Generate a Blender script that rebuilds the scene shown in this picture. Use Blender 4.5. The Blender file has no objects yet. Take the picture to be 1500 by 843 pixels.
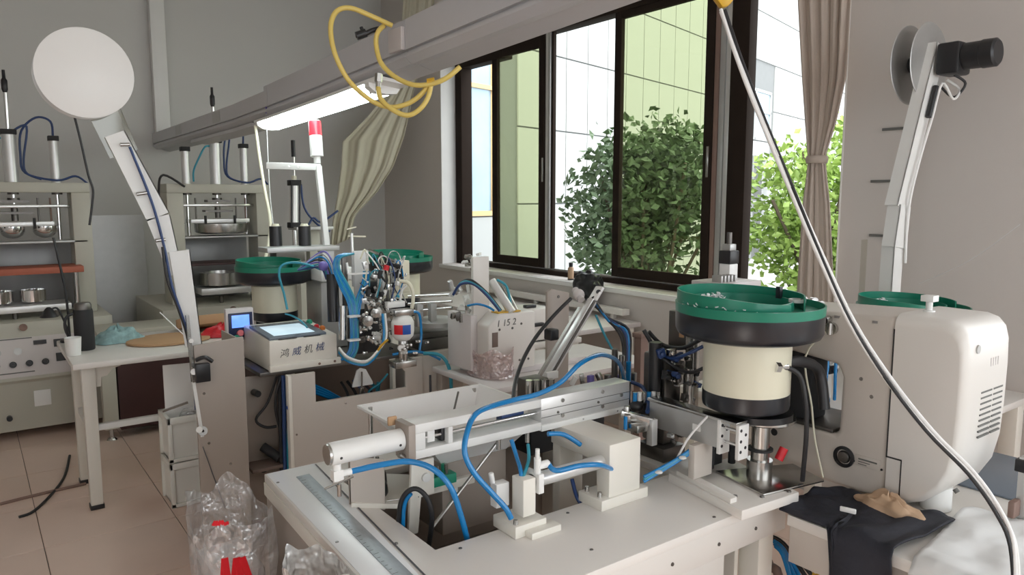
import bpy, bmesh, math, random
from mathutils import Vector, Matrix, Euler, noise as mnoise

# ------------------------------------------------------------------ camera, light, exposure
scene = bpy.context.scene
C = scene.collection
cam_data = bpy.data.cameras.new('camera')
cam_data.sensor_width = 36.0
cam_data.lens = 1086.0 / 1500.0 * 36.0
cam_data.clip_start = 0.02
cam = bpy.data.objects.new('camera', cam_data)
cam.location = (0, 0, 1.5)
cam.rotation_euler = (math.radians(90 - 6.9), 0, math.radians(-36.4))
C.objects.link(cam)
scene.camera = cam

world = bpy.data.worlds.new('world'); scene.world = world
world.use_nodes = True
wn = world.node_tree.nodes
wn['Background'].inputs['Color'].default_value = (0.93, 0.97, 1.0, 1)
wn['Background'].inputs['Strength'].default_value = 1.0

sun_data = bpy.data.lights.new('sun', 'SUN')
sun_data.energy = 0.8
sun_data.angle = math.radians(12)
sun_data.color = (1.0, 0.96, 0.9)
sun = bpy.data.objects.new('sun', sun_data)
sun.rotation_euler = Vector((-0.80, -0.50, 0.60)).to_track_quat('Z', 'Y').to_euler()
C.objects.link(sun)

vs = scene.view_settings
vs.view_transform = 'Standard'; vs.look = 'None'; vs.gamma = 1.0
vs.use_curve_mapping = False
vs.exposure = 1.92
scene.cycles.max_bounces = 10
scene.cycles.diffuse_bounces = 6
scene.cycles.transparent_max_bounces = 16
scene.cycles.sample_clamp_indirect = 6.0
scene.cycles.use_denoising = True

# ------------------------------------------------------------------ materials
def mat(name, col, rough=0.5, metal=0.0, vary=0.06, scale=6.0, bump=0.0, bscale=60.0, spec=0.5, coat=0.0, emit=None, estr=0.0, trans=0.0, alpha=1.0, stretch=None):
    m = bpy.data.materials.new(name); m.use_nodes = True
    nt = m.node_tree; N = nt.nodes; L = nt.links
    b = N['Principled BSDF']
    b.inputs['Roughness'].default_value = rough
    b.inputs['Metallic'].default_value = metal
    b.inputs['Specular IOR Level'].default_value = spec
    b.inputs['Coat Weight'].default_value = coat
    b.inputs['Transmission Weight'].default_value = trans
    b.inputs['Alpha'].default_value = alpha
    tc = N.new('ShaderNodeTexCoord')
    src = tc.outputs['Object']
    if stretch:
        mp = N.new('ShaderNodeMapping'); mp.inputs['Scale'].default_value = stretch
        L.new(src, mp.inputs['Vector']); src = mp.outputs['Vector']
    nz = N.new('ShaderNodeTexNoise'); nz.inputs['Scale'].default_value = scale; nz.inputs['Detail'].default_value = 5
    L.new(src, nz.inputs['Vector'])
    mx = N.new('ShaderNodeMix'); mx.data_type = 'RGBA'
    c = Vector(col)
    mx.inputs[6].default_value = (*(c * (1 - vary)), 1)
    mx.inputs[7].default_value = (*[min(1, v * (1 + vary)) for v in c], 1)
    L.new(nz.outputs['Fac'], mx.inputs[0])
    L.new(mx.outputs[2], b.inputs['Base Color'])
    if bump:
        n2 = N.new('ShaderNodeTexNoise'); n2.inputs['Scale'].default_value = bscale; n2.inputs['Detail'].default_value = 4
        L.new(src, n2.inputs['Vector'])
        bp = N.new('ShaderNodeBump'); bp.inputs['Strength'].default_value = bump; bp.inputs['Distance'].default_value = 0.01
        L.new(n2.outputs['Fac'], bp.inputs['Height']); L.new(bp.outputs['Normal'], b.inputs['Normal'])
    if emit:
        b.inputs['Emission Color'].default_value = (*emit, 1); b.inputs['Emission Strength'].default_value = estr
    return m

def glass(name, col, gloss=0.12, rough=0.0):
    m = bpy.data.materials.new(name); m.use_nodes = True
    nt = m.node_tree; N = nt.nodes; L = nt.links
    N.remove(N['Principled BSDF'])
    t = N.new('ShaderNodeBsdfTransparent'); t.inputs[0].default_value = (*col, 1)
    g = N.new('ShaderNodeBsdfGlossy'); g.inputs['Roughness'].default_value = rough
    lw = N.new('ShaderNodeLayerWeight')
    pw = N.new('ShaderNodeMath'); pw.operation = 'POWER'; pw.inputs[1].default_value = 5.0
    L.new(lw.outputs['Facing'], pw.inputs[0])
    mul = N.new('ShaderNodeMath'); mul.operation = 'MULTIPLY_ADD'; mul.inputs[1].default_value = 0.9; mul.inputs[2].default_value = gloss
    L.new(pw.outputs[0], mul.inputs[0])
    mx = N.new('ShaderNodeMixShader')
    L.new(mul.outputs[0], mx.inputs[0]); L.new(t.outputs[0], mx.inputs[1]); L.new(g.outputs[0], mx.inputs[2])
    L.new(mx.outputs[0], N['Material Output'].inputs[0])
    return m

def film(name, col, white=0.25, gloss=0.2, rough=0.15):
    # thin translucent plastic film: part clear, part milky, part shiny
    m = bpy.data.materials.new(name); m.use_nodes = True
    nt = m.node_tree; N = nt.nodes; L = nt.links
    b = N['Principled BSDF']; b.inputs['Base Color'].default_value = (*col, 1); b.inputs['Roughness'].default_value = rough
    b.inputs['Specular IOR Level'].default_value = 0.9
    t = N.new('ShaderNodeBsdfTransparent'); t.inputs[0].default_value = (*[0.6 + 0.4 * c for c in col], 1)
    nz = N.new('ShaderNodeTexNoise'); nz.inputs['Scale'].default_value = 14; nz.inputs['Detail'].default_value = 4
    tc = N.new('ShaderNodeTexCoord'); L.new(tc.outputs['Object'], nz.inputs['Vector'])
    mr = N.new('ShaderNodeMapRange'); mr.inputs[1].default_value = 0.35; mr.inputs[2].default_value = 0.7
    mr.inputs[3].default_value = white * 0.6; mr.inputs[4].default_value = white * 1.5
    L.new(nz.outputs['Fac'], mr.inputs[0])
    mx = N.new('ShaderNodeMixShader')
    L.new(mr.outputs[0], mx.inputs[0]); L.new(t.outputs[0], mx.inputs[1]); L.new(b.outputs[0], mx.inputs[2])
    n2 = N.new('ShaderNodeTexNoise'); n2.inputs['Scale'].default_value = 22; n2.inputs['Detail'].default_value = 2
    L.new(tc.outputs['Object'], n2.inputs['Vector'])
    bp = N.new('ShaderNodeBump'); bp.inputs['Strength'].default_value = 1.0; bp.inputs['Distance'].default_value = 0.05
    L.new(n2.outputs['Fac'], bp.inputs['Height']); L.new(bp.outputs['Normal'], b.inputs['Normal'])
    g = N.new('ShaderNodeBsdfGlossy'); g.inputs['Roughness'].default_value = 0.12; L.new(bp.outputs['Normal'], g.inputs['Normal'])
    m2 = N.new('ShaderNodeMixShader'); m2.inputs[0].default_value = gloss
    L.new(mx.outputs[0], m2.inputs[1]); L.new(g.outputs[0], m2.inputs[2])
    L.new(m2.outputs[0], N['Material Output'].inputs[0])
    return m

M = {}
M['wall'] = mat('wall_paint', (0.60, 0.595, 0.575), 0.75, vary=0.04, scale=1.2, bump=0.05, bscale=120)
M['wallr'] = mat('wall_paint_warm', (0.60, 0.56, 0.53), 0.75, vary=0.04, scale=1.2, bump=0.05, bscale=120)
M['dado'] = mat('gloss_dado_paint', (0.36, 0.365, 0.37), 0.22, vary=0.10, scale=2.0, stretch=(6, 6, 0.6))
M['ceil'] = mat('ceiling_paint', (0.75, 0.74, 0.72), 0.8)
M['reveal'] = mat('white_reveal_paint', (0.78, 0.78, 0.76), 0.6)
M['grout'] = mat('grout', (0.17, 0.13, 0.11), 0.9)
M['tile'] = mat('floor_tile', (0.78, 0.60, 0.51), 0.28, vary=0.10, scale=3.0, bump=0.02, bscale=30)
M['frame'] = mat('dark_bronze_frame', (0.028, 0.020, 0.016), 0.75, vary=0.15, spec=0.08)
M['alu'] = mat('aluminium', (0.72, 0.72, 0.71), 0.34, 0.55, vary=0.06, scale=20)
M['alud'] = mat('aluminium_dull', (0.50, 0.50, 0.49), 0.45, 0.7, vary=0.08, scale=15)
M['steel'] = mat('steel', (0.50, 0.49, 0.47), 0.25, 1.0, vary=0.12, scale=25)
M['chrome'] = mat('chrome', (0.75, 0.75, 0.75), 0.10, 1.0, vary=0.03)
M['steeld'] = mat('oiled_steel', (0.16, 0.15, 0.14), 0.38, 0.9, vary=0.2, scale=30)
M['cream'] = mat('cream_enamel', (0.77, 0.74, 0.67), 0.34, vary=0.05, scale=4, bump=0.01, bscale=200)
M['creamy'] = mat('cream_drum_enamel', (0.74, 0.71, 0.56), 0.32, vary=0.04, scale=4)
M['headg'] = mat('warm_grey_enamel', (0.56, 0.51, 0.46), 0.38, vary=0.04, scale=4)
M['headw'] = mat('white_cover_plastic', (0.70, 0.67, 0.63), 0.33, vary=0.03, scale=4)
M['bench'] = mat('bench_laminate', (0.75, 0.72, 0.68), 0.30, vary=0.05, scale=3, bump=0.01, bscale=90)
M['benchw'] = mat('bench_white_laminate', (0.86, 0.88, 0.90), 0.28, vary=0.04, scale=5)
M['taupe'] = mat('taupe_panel', (0.36, 0.31, 0.27), 0.45, vary=0.06, scale=4)
M['brown'] = mat('brown_board', (0.16, 0.115, 0.095), 0.5, vary=0.12)
M['maroon'] = mat('maroon_board', (0.055, 0.022, 0.022), 0.5, vary=0.2)
M['press'] = mat('press_enamel', (0.50, 0.49, 0.42), 0.45, vary=0.06, scale=5)
M['pressp'] = mat('press_panel_print', (0.62, 0.58, 0.57), 0.4, vary=0.05)
M['white'] = mat('white_plastic', (0.82, 0.82, 0.80), 0.35, vary=0.03)
M['paint'] = mat('white_steel_paint', (0.76, 0.76, 0.74), 0.4, vary=0.04)
M['trough'] = mat('trough_steel_paint', (0.52, 0.52, 0.535), 0.4, vary=0.05, scale=4)
M['troughd'] = mat('trough_groove', (0.10, 0.10, 0.11), 0.6)
M['black'] = mat('black_plastic', (0.016, 0.016, 0.018), 0.35, vary=0.2)
M['blackm'] = mat('black_matte', (0.022, 0.022, 0.024), 0.7, vary=0.2)
M['rubber'] = mat('black_hose', (0.02, 0.02, 0.022), 0.45, vary=0.1)
M['navy'] = mat('navy_hose', (0.02, 0.05, 0.16), 0.35, vary=0.1)
M['green'] = mat('green_bowl_coating', (0.008, 0.20, 0.125), 0.34, vary=0.10, scale=8, coat=0.2)
M['bowlk'] = mat('black_bowl_coating', (0.010, 0.011, 0.016), 0.30, vary=0.2, coat=0.2)
M['blue'] = mat('blue_air_hose', (0.006, 0.20, 0.50), 0.22, vary=0.06, coat=0.3)
M['teal'] = mat('teal_hose', (0.03, 0.28, 0.38), 0.35, vary=0.06)
M['yellow'] = mat('yellow_hose', (0.72, 0.55, 0.14), 0.35, vary=0.06, coat=0.2)
M['yellowp'] = mat('yellow_plastic', (0.62, 0.36, 0.02), 0.4, vary=0.15)
M['red'] = mat('red_plastic', (0.62, 0.02, 0.03), 0.35, vary=0.08)
M['redl'] = mat('red_lamp_lens', (0.72, 0.03, 0.05), 0.25, vary=0.06, emit=(1.0, 0.06, 0.08), estr=0.12)
M['orange'] = mat('orange_plastic', (0.72, 0.22, 0.04), 0.4)
M['pinkred'] = mat('pink_button', (0.70, 0.16, 0.18), 0.4)
M['greenb'] = mat('green_button', (0.02, 0.32, 0.20), 0.4)
M['terracotta'] = mat('red_silicone_pad', (0.42, 0.12, 0.07), 0.6, vary=0.1)
M['card'] = mat('brown_cardboard', (0.50, 0.31, 0.17), 0.8, vary=0.12, scale=10)
M['tealcloth'] = mat('teal_cloth', (0.26, 0.40, 0.41), 0.9, vary=0.55, scale=38, bump=0.4, bscale=30)
M['blackcloth'] = mat('black_cloth', (0.016, 0.017, 0.026), 0.75, vary=0.3, scale=20, bump=0.3, bscale=50)
M['tancloth'] = mat('tan_cloth', (0.46, 0.31, 0.20), 0.85, vary=0.15, scale=12)
M['curtl'] = mat('khaki_curtain', (0.50, 0.47, 0.37), 0.85, vary=0.06, scale=9, bump=0.15, bscale=150)
M['curtr'] = mat('taupe_curtain', (0.52, 0.44, 0.38), 0.85, vary=0.06, scale=9, bump=0.15, bscale=150)
M['paper'] = mat('white_nonwoven_sheet', (0.76, 0.77, 0.77), 0.7, vary=0.05, scale=16)
M['frost'] = mat('frosted_plastic', (0.80, 0.80, 0.79), 0.35, vary=0.04, scale=14)
M['crate'] = mat('white_crate_plastic', (0.84, 0.84, 0.79), 0.4, vary=0.04)
M['parts'] = mat('clear_button_pile', (0.72, 0.76, 0.76), 0.25, vary=0.1)
M['screen'] = mat('lit_touch_screen', (0.55, 0.68, 0.76), 0.12, vary=0.25, scale=9, emit=(0.62, 0.80, 0.92), estr=0.16)
M['screenb'] = mat('blue_lcd', (0.05, 0.12, 0.5), 0.2, vary=0.3, scale=40, emit=(0.12, 0.26, 0.95), estr=0.45)
M['bezel'] = mat('grey_screen_bezel', (0.16, 0.19, 0.23), 0.25)
M['blueink'] = mat('blue_ink', (0.05, 0.08, 0.20), 0.5)
M['greyink'] = mat('grey_ink', (0.14, 0.14, 0.13), 0.6)
M['redink'] = mat('red_ink', (0.66, 0.01, 0.02), 0.4)
M['navyp'] = mat('navy_plastic', (0.012, 0.02, 0.07), 0.4)
M['bluelab'] = mat('blue_label', (0.02, 0.10, 0.45), 0.4)
M['purple'] = mat('purple_hose', (0.16, 0.13, 0.42), 0.4)
M['rust'] = mat('rust_brown', (0.24, 0.155, 0.125), 0.6, vary=0.2)
M['ruler'] = mat('worn_steel_ruler', (0.42, 0.46, 0.49), 0.45, 0.55, vary=0.22, scale=30, stretch=(4, 1, 1))
M['tube'] = mat('lit_tube', (1, 1, 1), 0.4, emit=(0.86, 1.0, 0.98), estr=3.2)
M['facade'] = mat('white_cladding', (0.40, 0.415, 0.405), 0.6, vary=0.03, scale=1)
M['joint'] = mat('cladding_joint', (0.20, 0.21, 0.21), 0.8)
M['orframe'] = mat('ochre_window_frame', (0.62, 0.42, 0.20), 0.5)
M['blueglass'] = mat('blue_facade_glass', (0.30, 0.42, 0.52), 0.12, vary=0.3, scale=2)
M['soil'] = mat('paving', (0.45, 0.44, 0.42), 0.9)
M['bark'] = mat('bark', (0.14, 0.11, 0.08), 0.9)
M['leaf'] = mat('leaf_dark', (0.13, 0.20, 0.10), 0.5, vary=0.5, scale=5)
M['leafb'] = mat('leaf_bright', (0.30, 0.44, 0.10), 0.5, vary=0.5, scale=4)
M['glassg'] = glass('green_tinted_glass', (0.77, 0.80, 0.64), 0.05)
M['acryl'] = glass('clear_acrylic', (0.86, 0.86, 0.82), 0.06, 0.05)
M['film'] = film('clear_plastic_film', (0.88, 0.88, 0.90), 0.26, rough=0.05)
M['filmp'] = film('pink_tinted_film', (0.72, 0.52, 0.50), 0.45)
M['filmw'] = film('milky_plastic_film', (0.80, 0.79, 0.77), 0.80)
M['filmk'] = mat('black_bag_film', (0.014, 0.014, 0.017), 0.28, vary=0.2, bump=0.5, bscale=18)

# ------------------------------------------------------------------ mesh helpers
class MB:
    def __init__(s):
        s.v = []; s.f = []
    def add(s, vs, fs):
        o = len(s.v); s.v += [Vector(p) for p in vs]; s.f += [[i + o for i in f] for f in fs]; return s
    def box(s, lo, hi):
        x0, y0, z0 = lo; x1, y1, z1 = hi
        return s.add([(x0, y0, z0), (x1, y0, z0), (x1, y1, z0), (x0, y1, z0), (x0, y0, z1), (x1, y0, z1), (x1, y1, z1), (x0, y1, z1)],
                     [(0, 3, 2, 1), (4, 5, 6, 7), (0, 1, 5, 4), (1, 2, 6, 5), (2, 3, 7, 6), (3, 0, 4, 7)])
    def obox(s, c, size, rz=0.0, rx=0.0, ry=0.0):
        R = Euler((rx, ry, rz)).to_matrix(); h = Vector(size) / 2; c = Vector(c)
        vs = [c + R @ Vector((sx * h.x, sy * h.y, sz * h.z)) for sz in (-1, 1) for sx, sy in ((-1, -1), (1, -1), (1, 1), (-1, 1))]
        return s.add(vs, [(0, 3, 2, 1), (4, 5, 6, 7), (0, 1, 5, 4), (1, 2, 6, 5), (2, 3, 7, 6), (3, 0, 4, 7)])
    def bar(s, p0, p1, w, h, up=(0, 0, 1)):
        p0 = Vector(p0); p1 = Vector(p1); d = (p1 - p0).normalized()
        a = d.cross(Vector(up)); a = (a if a.length > 1e-4 else d.cross(Vector((0, 1, 0)))).normalized(); b = a.cross(d)
        vs = [p + a * sx * w / 2 + b * sy * h / 2 for p in (p0, p1) for sx, sy in ((-1, -1), (1, -1), (1, 1), (-1, 1))]
        return s.add(vs, [(0, 1, 2, 3), (7, 6, 5, 4), (0, 4, 5, 1), (1, 5, 6, 2), (2, 6, 7, 3), (3, 7, 4, 0)])
    def cyl(s, p0, p1, r, r1=None, n=20, caps=True):
        p0 = Vector(p0); p1 = Vector(p1); r1 = r if r1 is None else r1
        d = (p1 - p0).normalized(); a = d.orthogonal().normalized(); b = d.cross(a)
        vs = []
        for p, q in ((p0, r), (p1, r1)):
            for i in range(n):
                t = 2 * math.pi * i / n; vs.append(p + a * math.cos(t) * q + b * math.sin(t) * q)
        fs = [(i, (i + 1) % n, n + (i + 1) % n, n + i) for i in range(n)]
        if caps: fs += [tuple(range(n - 1, -1, -1)), tuple(range(n, 2 * n))]
        return s.add(vs, fs)
    def tube(s, pts, r, n=8, sub=5, smooth=True):
        P = [Vector(p) for p in pts]
        if smooth and len(P) > 2:
            Q = []
            for i in range(len(P) - 1):
                a = P[max(i - 1, 0)]; b = P[i]; c = P[i + 1]; d = P[min(i + 2, len(P) - 1)]
                for k in range(sub):
                    t = k / sub
                    Q.append(0.5 * ((2 * b) + (c - a) * t + (2 * a - 5 * b + 4 * c - d) * t * t + (3 * b - a - 3 * c + d) * t ** 3))
            Q.append(P[-1]); P = Q
        vs = []; fs = []; nrm = None
        for i, p in enumerate(P):
            t = (P[min(i + 1, len(P) - 1)] - P[max(i - 1, 0)])
            t = t.normalized() if t.length > 1e-9 else Vector((0, 0, 1))
            nrm = t.orthogonal().normalized() if nrm is None else (nrm - t * nrm.dot(t))
            nrm = nrm.normalized() if nrm.length > 1e-6 else t.orthogonal().normalized()
            b = t.cross(nrm)
            for k in range(n):
                a = 2 * math.pi * k / n; vs.append(p + nrm * math.cos(a) * r + b * math.sin(a) * r)
        for i in range(len(P) - 1):
            for k in range(n):
                fs.append((i * n + k, i * n + (k + 1) % n, (i + 1) * n + (k + 1) % n, (i + 1) * n + k))
        fs += [tuple(range(n - 1, -1, -1)), tuple(range((len(P) - 1) * n, len(P) * n))]
        return s.add(vs, fs)
    def prism(s, prof, axis, a, b):
        # prof: list of 2D points in the plane normal to axis ('x': (y,z), 'y': (x,z), 'z': (x,y))
        def p3(q, t): return {'x': (t, q[0], q[1]), 'y': (q[0], t, q[1]), 'z': (q[0], q[1], t)}[axis]
        n = len(prof)
        return s.add([p3(q, a) for q in prof] + [p3(q, b) for q in prof],
                     [tuple(range(n)), tuple(range(2 * n - 1, n - 1, -1))] + [(i, n + i, n + (i + 1) % n, (i + 1) % n) for i in range(n)])
    def lathe(s, prof, c, n=32, axis='z', a0=0.0, a1=2 * math.pi):
        c = Vector(c); full = abs(a1 - a0 - 2 * math.pi) < 1e-6; m = n if full else n + 1
        vs = []; fs = []
        for r, z in prof:
            for i in range(m):
                t = a0 + (a1 - a0) * i / n
                q = {'z': (r * math.cos(t), r * math.sin(t), z), 'y': (r * math.cos(t), z, r * math.sin(t)), 'x': (z, r * math.cos(t), r * math.sin(t))}[axis]
                vs.append(c + Vector(q))
        for j in range(len(prof) - 1):
            for i in range(n):
                k = (i + 1) % m if full else i + 1
                fs.append((j * m + i, j * m + k, (j + 1) * m + k, (j + 1) * m + i))
        return s.add(vs, fs)
    def sphere(s, c, r, n=12, sz=1.0):
        return s.lathe([(max(r * math.sin(math.pi * k / n), 1e-5), -r * sz * math.cos(math.pi * k / n)) for k in range(n + 1)], c, n * 2)
    def grid(s, fn, nu, nv):
        vs = [fn(i / nu, j / nv) for j in range(nv + 1) for i in range(nu + 1)]
        return s.add(vs, [(j * (nu + 1) + i, j * (nu + 1) + i + 1, (j + 1) * (nu + 1) + i + 1, (j + 1) * (nu + 1) + i) for j in range(nv) for i in range(nu)])
    def build(s, name, m, parent=None, bevel=0.0, smooth=40, label=None, kind=None, seg=2, solid=0.0, fix=True):
        off = Vector(parent['_o']) if parent is not None and '_o' in parent else Vector((0, 0, 0))
        me = bpy.data.meshes.new(name)
        me.from_pydata([tuple(p - off) for p in s.v], [], s.f); me.update()
        if fix or bevel:
            bm = bmesh.new(); bm.from_mesh(me)
            if fix: bmesh.ops.recalc_face_normals(bm, faces=bm.faces)
            if bevel:
                es = [e for e in bm.edges if len(e.link_faces) == 2 and e.calc_face_angle(0) > 0.5]
                bmesh.ops.bevel(bm, geom=es, offset=bevel, segments=seg, affect='EDGES', profile=0.5, clamp_overlap=True)
            bm.to_mesh(me); bm.free()
        if smooth:
            me.shade_smooth(); me.set_sharp_from_angle(angle=math.radians(smooth))
        me.materials.append(M[m] if isinstance(m, str) else m)
        o = bpy.data.objects.new(name, me); C.objects.link(o)
        if parent is not None:
            o.parent = parent
            o['_o'] = tuple(off)
        if label: o['label'] = label
        if kind: o['kind'] = kind
        if solid:
            sm = o.modifiers.new('thickness', 'SOLIDIFY'); sm.thickness = solid
        return o

def thing(name, label, cat, loc, group=None, kind=None):
    o = bpy.data.objects.new(name, None); C.objects.link(o); o.location = loc; o.empty_display_size = 0.05
    o['label'] = label; o['category'] = cat; o['_o'] = tuple(loc)
    if group: o['group'] = group
    if kind: o['kind'] = kind
    return o
def tag(o, label, cat, group=None, kind=None):
    o['label'] = label; o['category'] = cat
    if group: o['group'] = group
    if kind: o['kind'] = kind
    return o
def struct(o, label=None):
    o['kind'] = 'structure'
    if label: o['label'] = label
    return o
def tree_copy(o, loc, label=None, parent=None):
    c = o.copy(); C.objects.link(c)
    if parent is None: c.location = loc
    else: c.parent = parent
    if label: c['label'] = label
    for ch in o.children: tree_copy(ch, None, None, c)
    return c
def bx(name, lo, hi, m, parent, bevel=0.002, **k): return MB().box(lo, hi).build(name, m, parent, bevel, **k)
def cy(name, p0, p1, r, m, parent, r1=None, n=20, **k): return MB().cyl(p0, p1, r, r1, n).build(name, m, parent, **k)
def hose(name, pts, r, m, parent=None, n=8, **k): return MB().tube(pts, r, n).build(name, m, parent, fix=False, smooth=80, **k)
def screws(parent, pts, axis, r=0.004, h=0.003, m='steel', name='screw'):
    first = None
    for p in pts:
        p = Vector(p)
        if first is None:
            d = Vector(axis)
            first = MB().cyl(d * -0.001, d * h, r, r * 0.85, 10).build(name, m, None, fix=False)
            o = first
        else:
            o = first.copy(); C.objects.link(o)
        o.parent = parent; o.location = p - Vector(parent['_o'])
def text_mesh(name, body, size, m, parent, origin, xdir, ydir, shear=0.0, align='LEFT', depth=0.0004):
    cu = bpy.data.curves.new(name, 'FONT'); cu.body = body; cu.size = size; cu.extrude = depth; cu.align_x = align; cu.shear = shear
    to = bpy.data.objects.new(name + '_tmp', cu); C.objects.link(to)
    bpy.context.view_layer.update()
    dg = bpy.context.evaluated_depsgraph_get()
    me = bpy.data.meshes.new_from_object(to.evaluated_get(dg))
    bpy.data.objects.remove(to); bpy.data.curves.remove(cu)
    X = Vector(xdir).normalized(); Y = Vector(ydir).normalized(); Z = X.cross(Y)
    o0 = Vector(origin) - Vector(parent['_o'])
    for v in me.vertices: v.co = o0 + X * v.co.x + Y * v.co.y + Z * v.co.z
    me.name = name; me.materials.clear(); me.materials.append(M[m])
    o = bpy.data.objects.new(name, me); C.objects.link(o); o.parent = parent
    return o
rnd = random.Random(11)

# ------------------------------------------------------------------ room shell
XR, YB, ZC, XL, YF = 3.40, 6.75, 3.40, -3.0, -3.0
TH = 0.26
floor = struct(MB().box((XL, YF, -0.14), (XR, YB, -0.004)).build('floor', 'grout'))
T = 0.53
tile_me = None
ix0 = math.floor((XL - 0.18) / T); iy0 = math.floor((YF - 3.64) / T)
for i in range(ix0, ix0 + 14):
    for j in range(iy0, iy0 + 20):
        x = 0.18 + i * T; y = 3.64 + j * T
        xa, xb, ya, yb = max(x, XL), min(x + T, XR), max(y, YF), min(y + T, YB)
        if xb - xa < 0.02 or yb - ya < 0.02: continue
        if xb - xa < T - 0.001 or yb - ya < T - 0.001:
            o = MB().box((xa - x + 0.0015, ya - y + 0.0015, -0.02), (xb - x - 0.0015, yb - y - 0.0015, 0)).build('tile', 'tile', None, 0.0015, seg=1)
        elif tile_me is None:
            o = MB().box((0.0015, 0.0015, -0.02), (T - 0.0015, T - 0.0015, 0)).build('tile', 'tile', None, 0.0015, seg=1)
            tile_me = o.data
        else:
            o = bpy.data.objects.new('tile', tile_me); C.objects.link(o)
        o.parent = floor; o.location = (x, y, 0)
struct(MB().box((XL - TH, YF - TH, ZC), (XR + TH, YB + TH, ZC + 0.2)).build('ceiling', 'ceil'))
struct(MB().box((XL - TH, YB, -0.14), (XR + TH, YB + TH, ZC)).build('wall_back', 'wall'))
def wall_x(name, x0, x1, m, holes):
    mb = MB(); ys = [YF - TH] + [v for h in holes for v in h[:2]] + [YB]
    for k in range(0, len(ys), 2): mb.box((x0, ys[k], -0.14), (x1, ys[k + 1], ZC))
    for a, b, z0, z1 in holes:
        mb.box((x0, a, -0.14), (x1, b, z0)); mb.box((x0, a, z1), (x1, b, ZC))
    return struct(mb.build(name, m))
wall_x('wall_right', XR, XR + TH, 'wallr', [(-2.3, 0.45, 0.92, 2.74), (1.95, 5.655, 0.92, 2.76)])
wall_x('wall_left', XL - TH, XL, 'wall', [(-2.6, -0.4, 0.92, 2.74)])
mb = MB()
for xa, xb in ((XL - TH, -0.2), (1.45, 1.55), (3.2, XR + TH)): mb.box((xa, YF - TH, -0.14), (xb, YF, ZC))
for xa, xb in ((-0.2, 1.45), (1.55, 3.2)): mb.box((xa, YF - TH, -0.14), (xb, YF, 0.5)); mb.box((xa, YF - TH, 3.05), (xb, YF, ZC))
struct(mb.build('wall_front', 'wall'))
# white window sill and reveal lining
mb = MB().box((XR - 0.025, 1.93, 0.885), (XR + TH, 5.675, 0.918))
mb.box((XR - 0.002, 5.647, 0.918), (XR + 0.14, 5.657, 2.76)); mb.box((XR - 0.002, 1.948, 0.918), (XR + 0.14, 1.958, 2.76)); mb.box((XR - 0.002, 1.958, 2.752), (XR + 0.14, 5.647, 2.762))
struct(mb.build('trim_2', 'reveal', None, 0.003), 'white painted window sill and reveal')

# ------------------------------------------------------------------ window_1 : dark sliding frames, green tinted sashes pushed aside
win = thing('window_1', 'wide dark bronze sliding window with green tinted panes', 'window', (3.5, 3.8, 0.92), kind='structure')
del win['category']
def wb(name, y0, y1, z0, z1, x0, x1, m='frame', parent=win, bev=0.003): return bx(name, (x0, y0, z0), (x1, y1, z1), m, parent, bev)
mb = MB(); x0, x1 = 3.545, 3.655
for lo, hi in (((x0, 5.55, 0.918), (x1, 5.647, 2.752)), ((x0, 1.958, 0.918), (x1, 1.99, 2.752)), ((x0, 1.99, 0.918), (x1, 5.55, 0.955)), ((x0, 1.99, 2.708), (x1, 5.55, 2.752)), ((x0, 4.95, 2.61), (x1, 5.55, 2.708))): mb.box(lo, hi)
mb.build('window_frame', 'frame', win, 0.003)
wb('mullion', 2.60, 2.72, 0.955, 2.708, 3.53, 3.60)
wb('slide_track', 1.99, 5.55, 0.955, 0.967, 3.585, 3.592, 'alu', win, 0)
def sash(y0, y1, x, wl, wr, th):
    f = MB(); z0, z1 = 0.968, 2.706
    f.box((x, y1 - wl, z0), (x + 0.034, y1, z1)); f.box((x, y0, z0), (x + 0.034, y0 + wr, z1))
    f.box((x, y0 + wr, z0), (x + 0.034, y1 - wl, z0 + 0.065)); f.box((x, y0 + wr, z1 - th), (x + 0.034, y1 - wl, z1))
    s = f.build('sash', 'frame', win, 0.003)
    bx('pane', (x + 0.013, y0 + wr - 0.004, z0 + 0.06), (x + 0.019, y1 - wl + 0.004, z1 - th + 0.004), 'glassg', s, 0)
    bx('pull_handle', (x - 0.008, y0 + 0.012, 1.62), (x, y0 + 0.03, 1.80), 'steel', s, 0.002)
    return s
sash(4.40, 5.09, 3.548, 0.07, 0.075, 0.09)
wb('stile', 4.34, 4.365, 0.968, 2.706, 3.548, 3.585, 'alud')
wb('stile', 4.368, 4.398, 0.968, 2.706, 3.552, 3.585, 'alu')
wb('stile', 4.318, 4.338, 0.968, 2.706, 3.56, 3.59, 'frame')
sash(2.85, 3.665, 3.546, 0.06, 0.06, 0.045)
wb('stile', 2.815, 2.846, 0.968, 2.706, 3.55, 3.585, 'rust')
wb('stile', 2.772, 2.808, 0.968, 2.706, 3.55, 3.585, 'alud')
wb('stile', 2.726, 2.765, 0.968, 2.706, 3.55, 3.60, 'alu')

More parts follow.
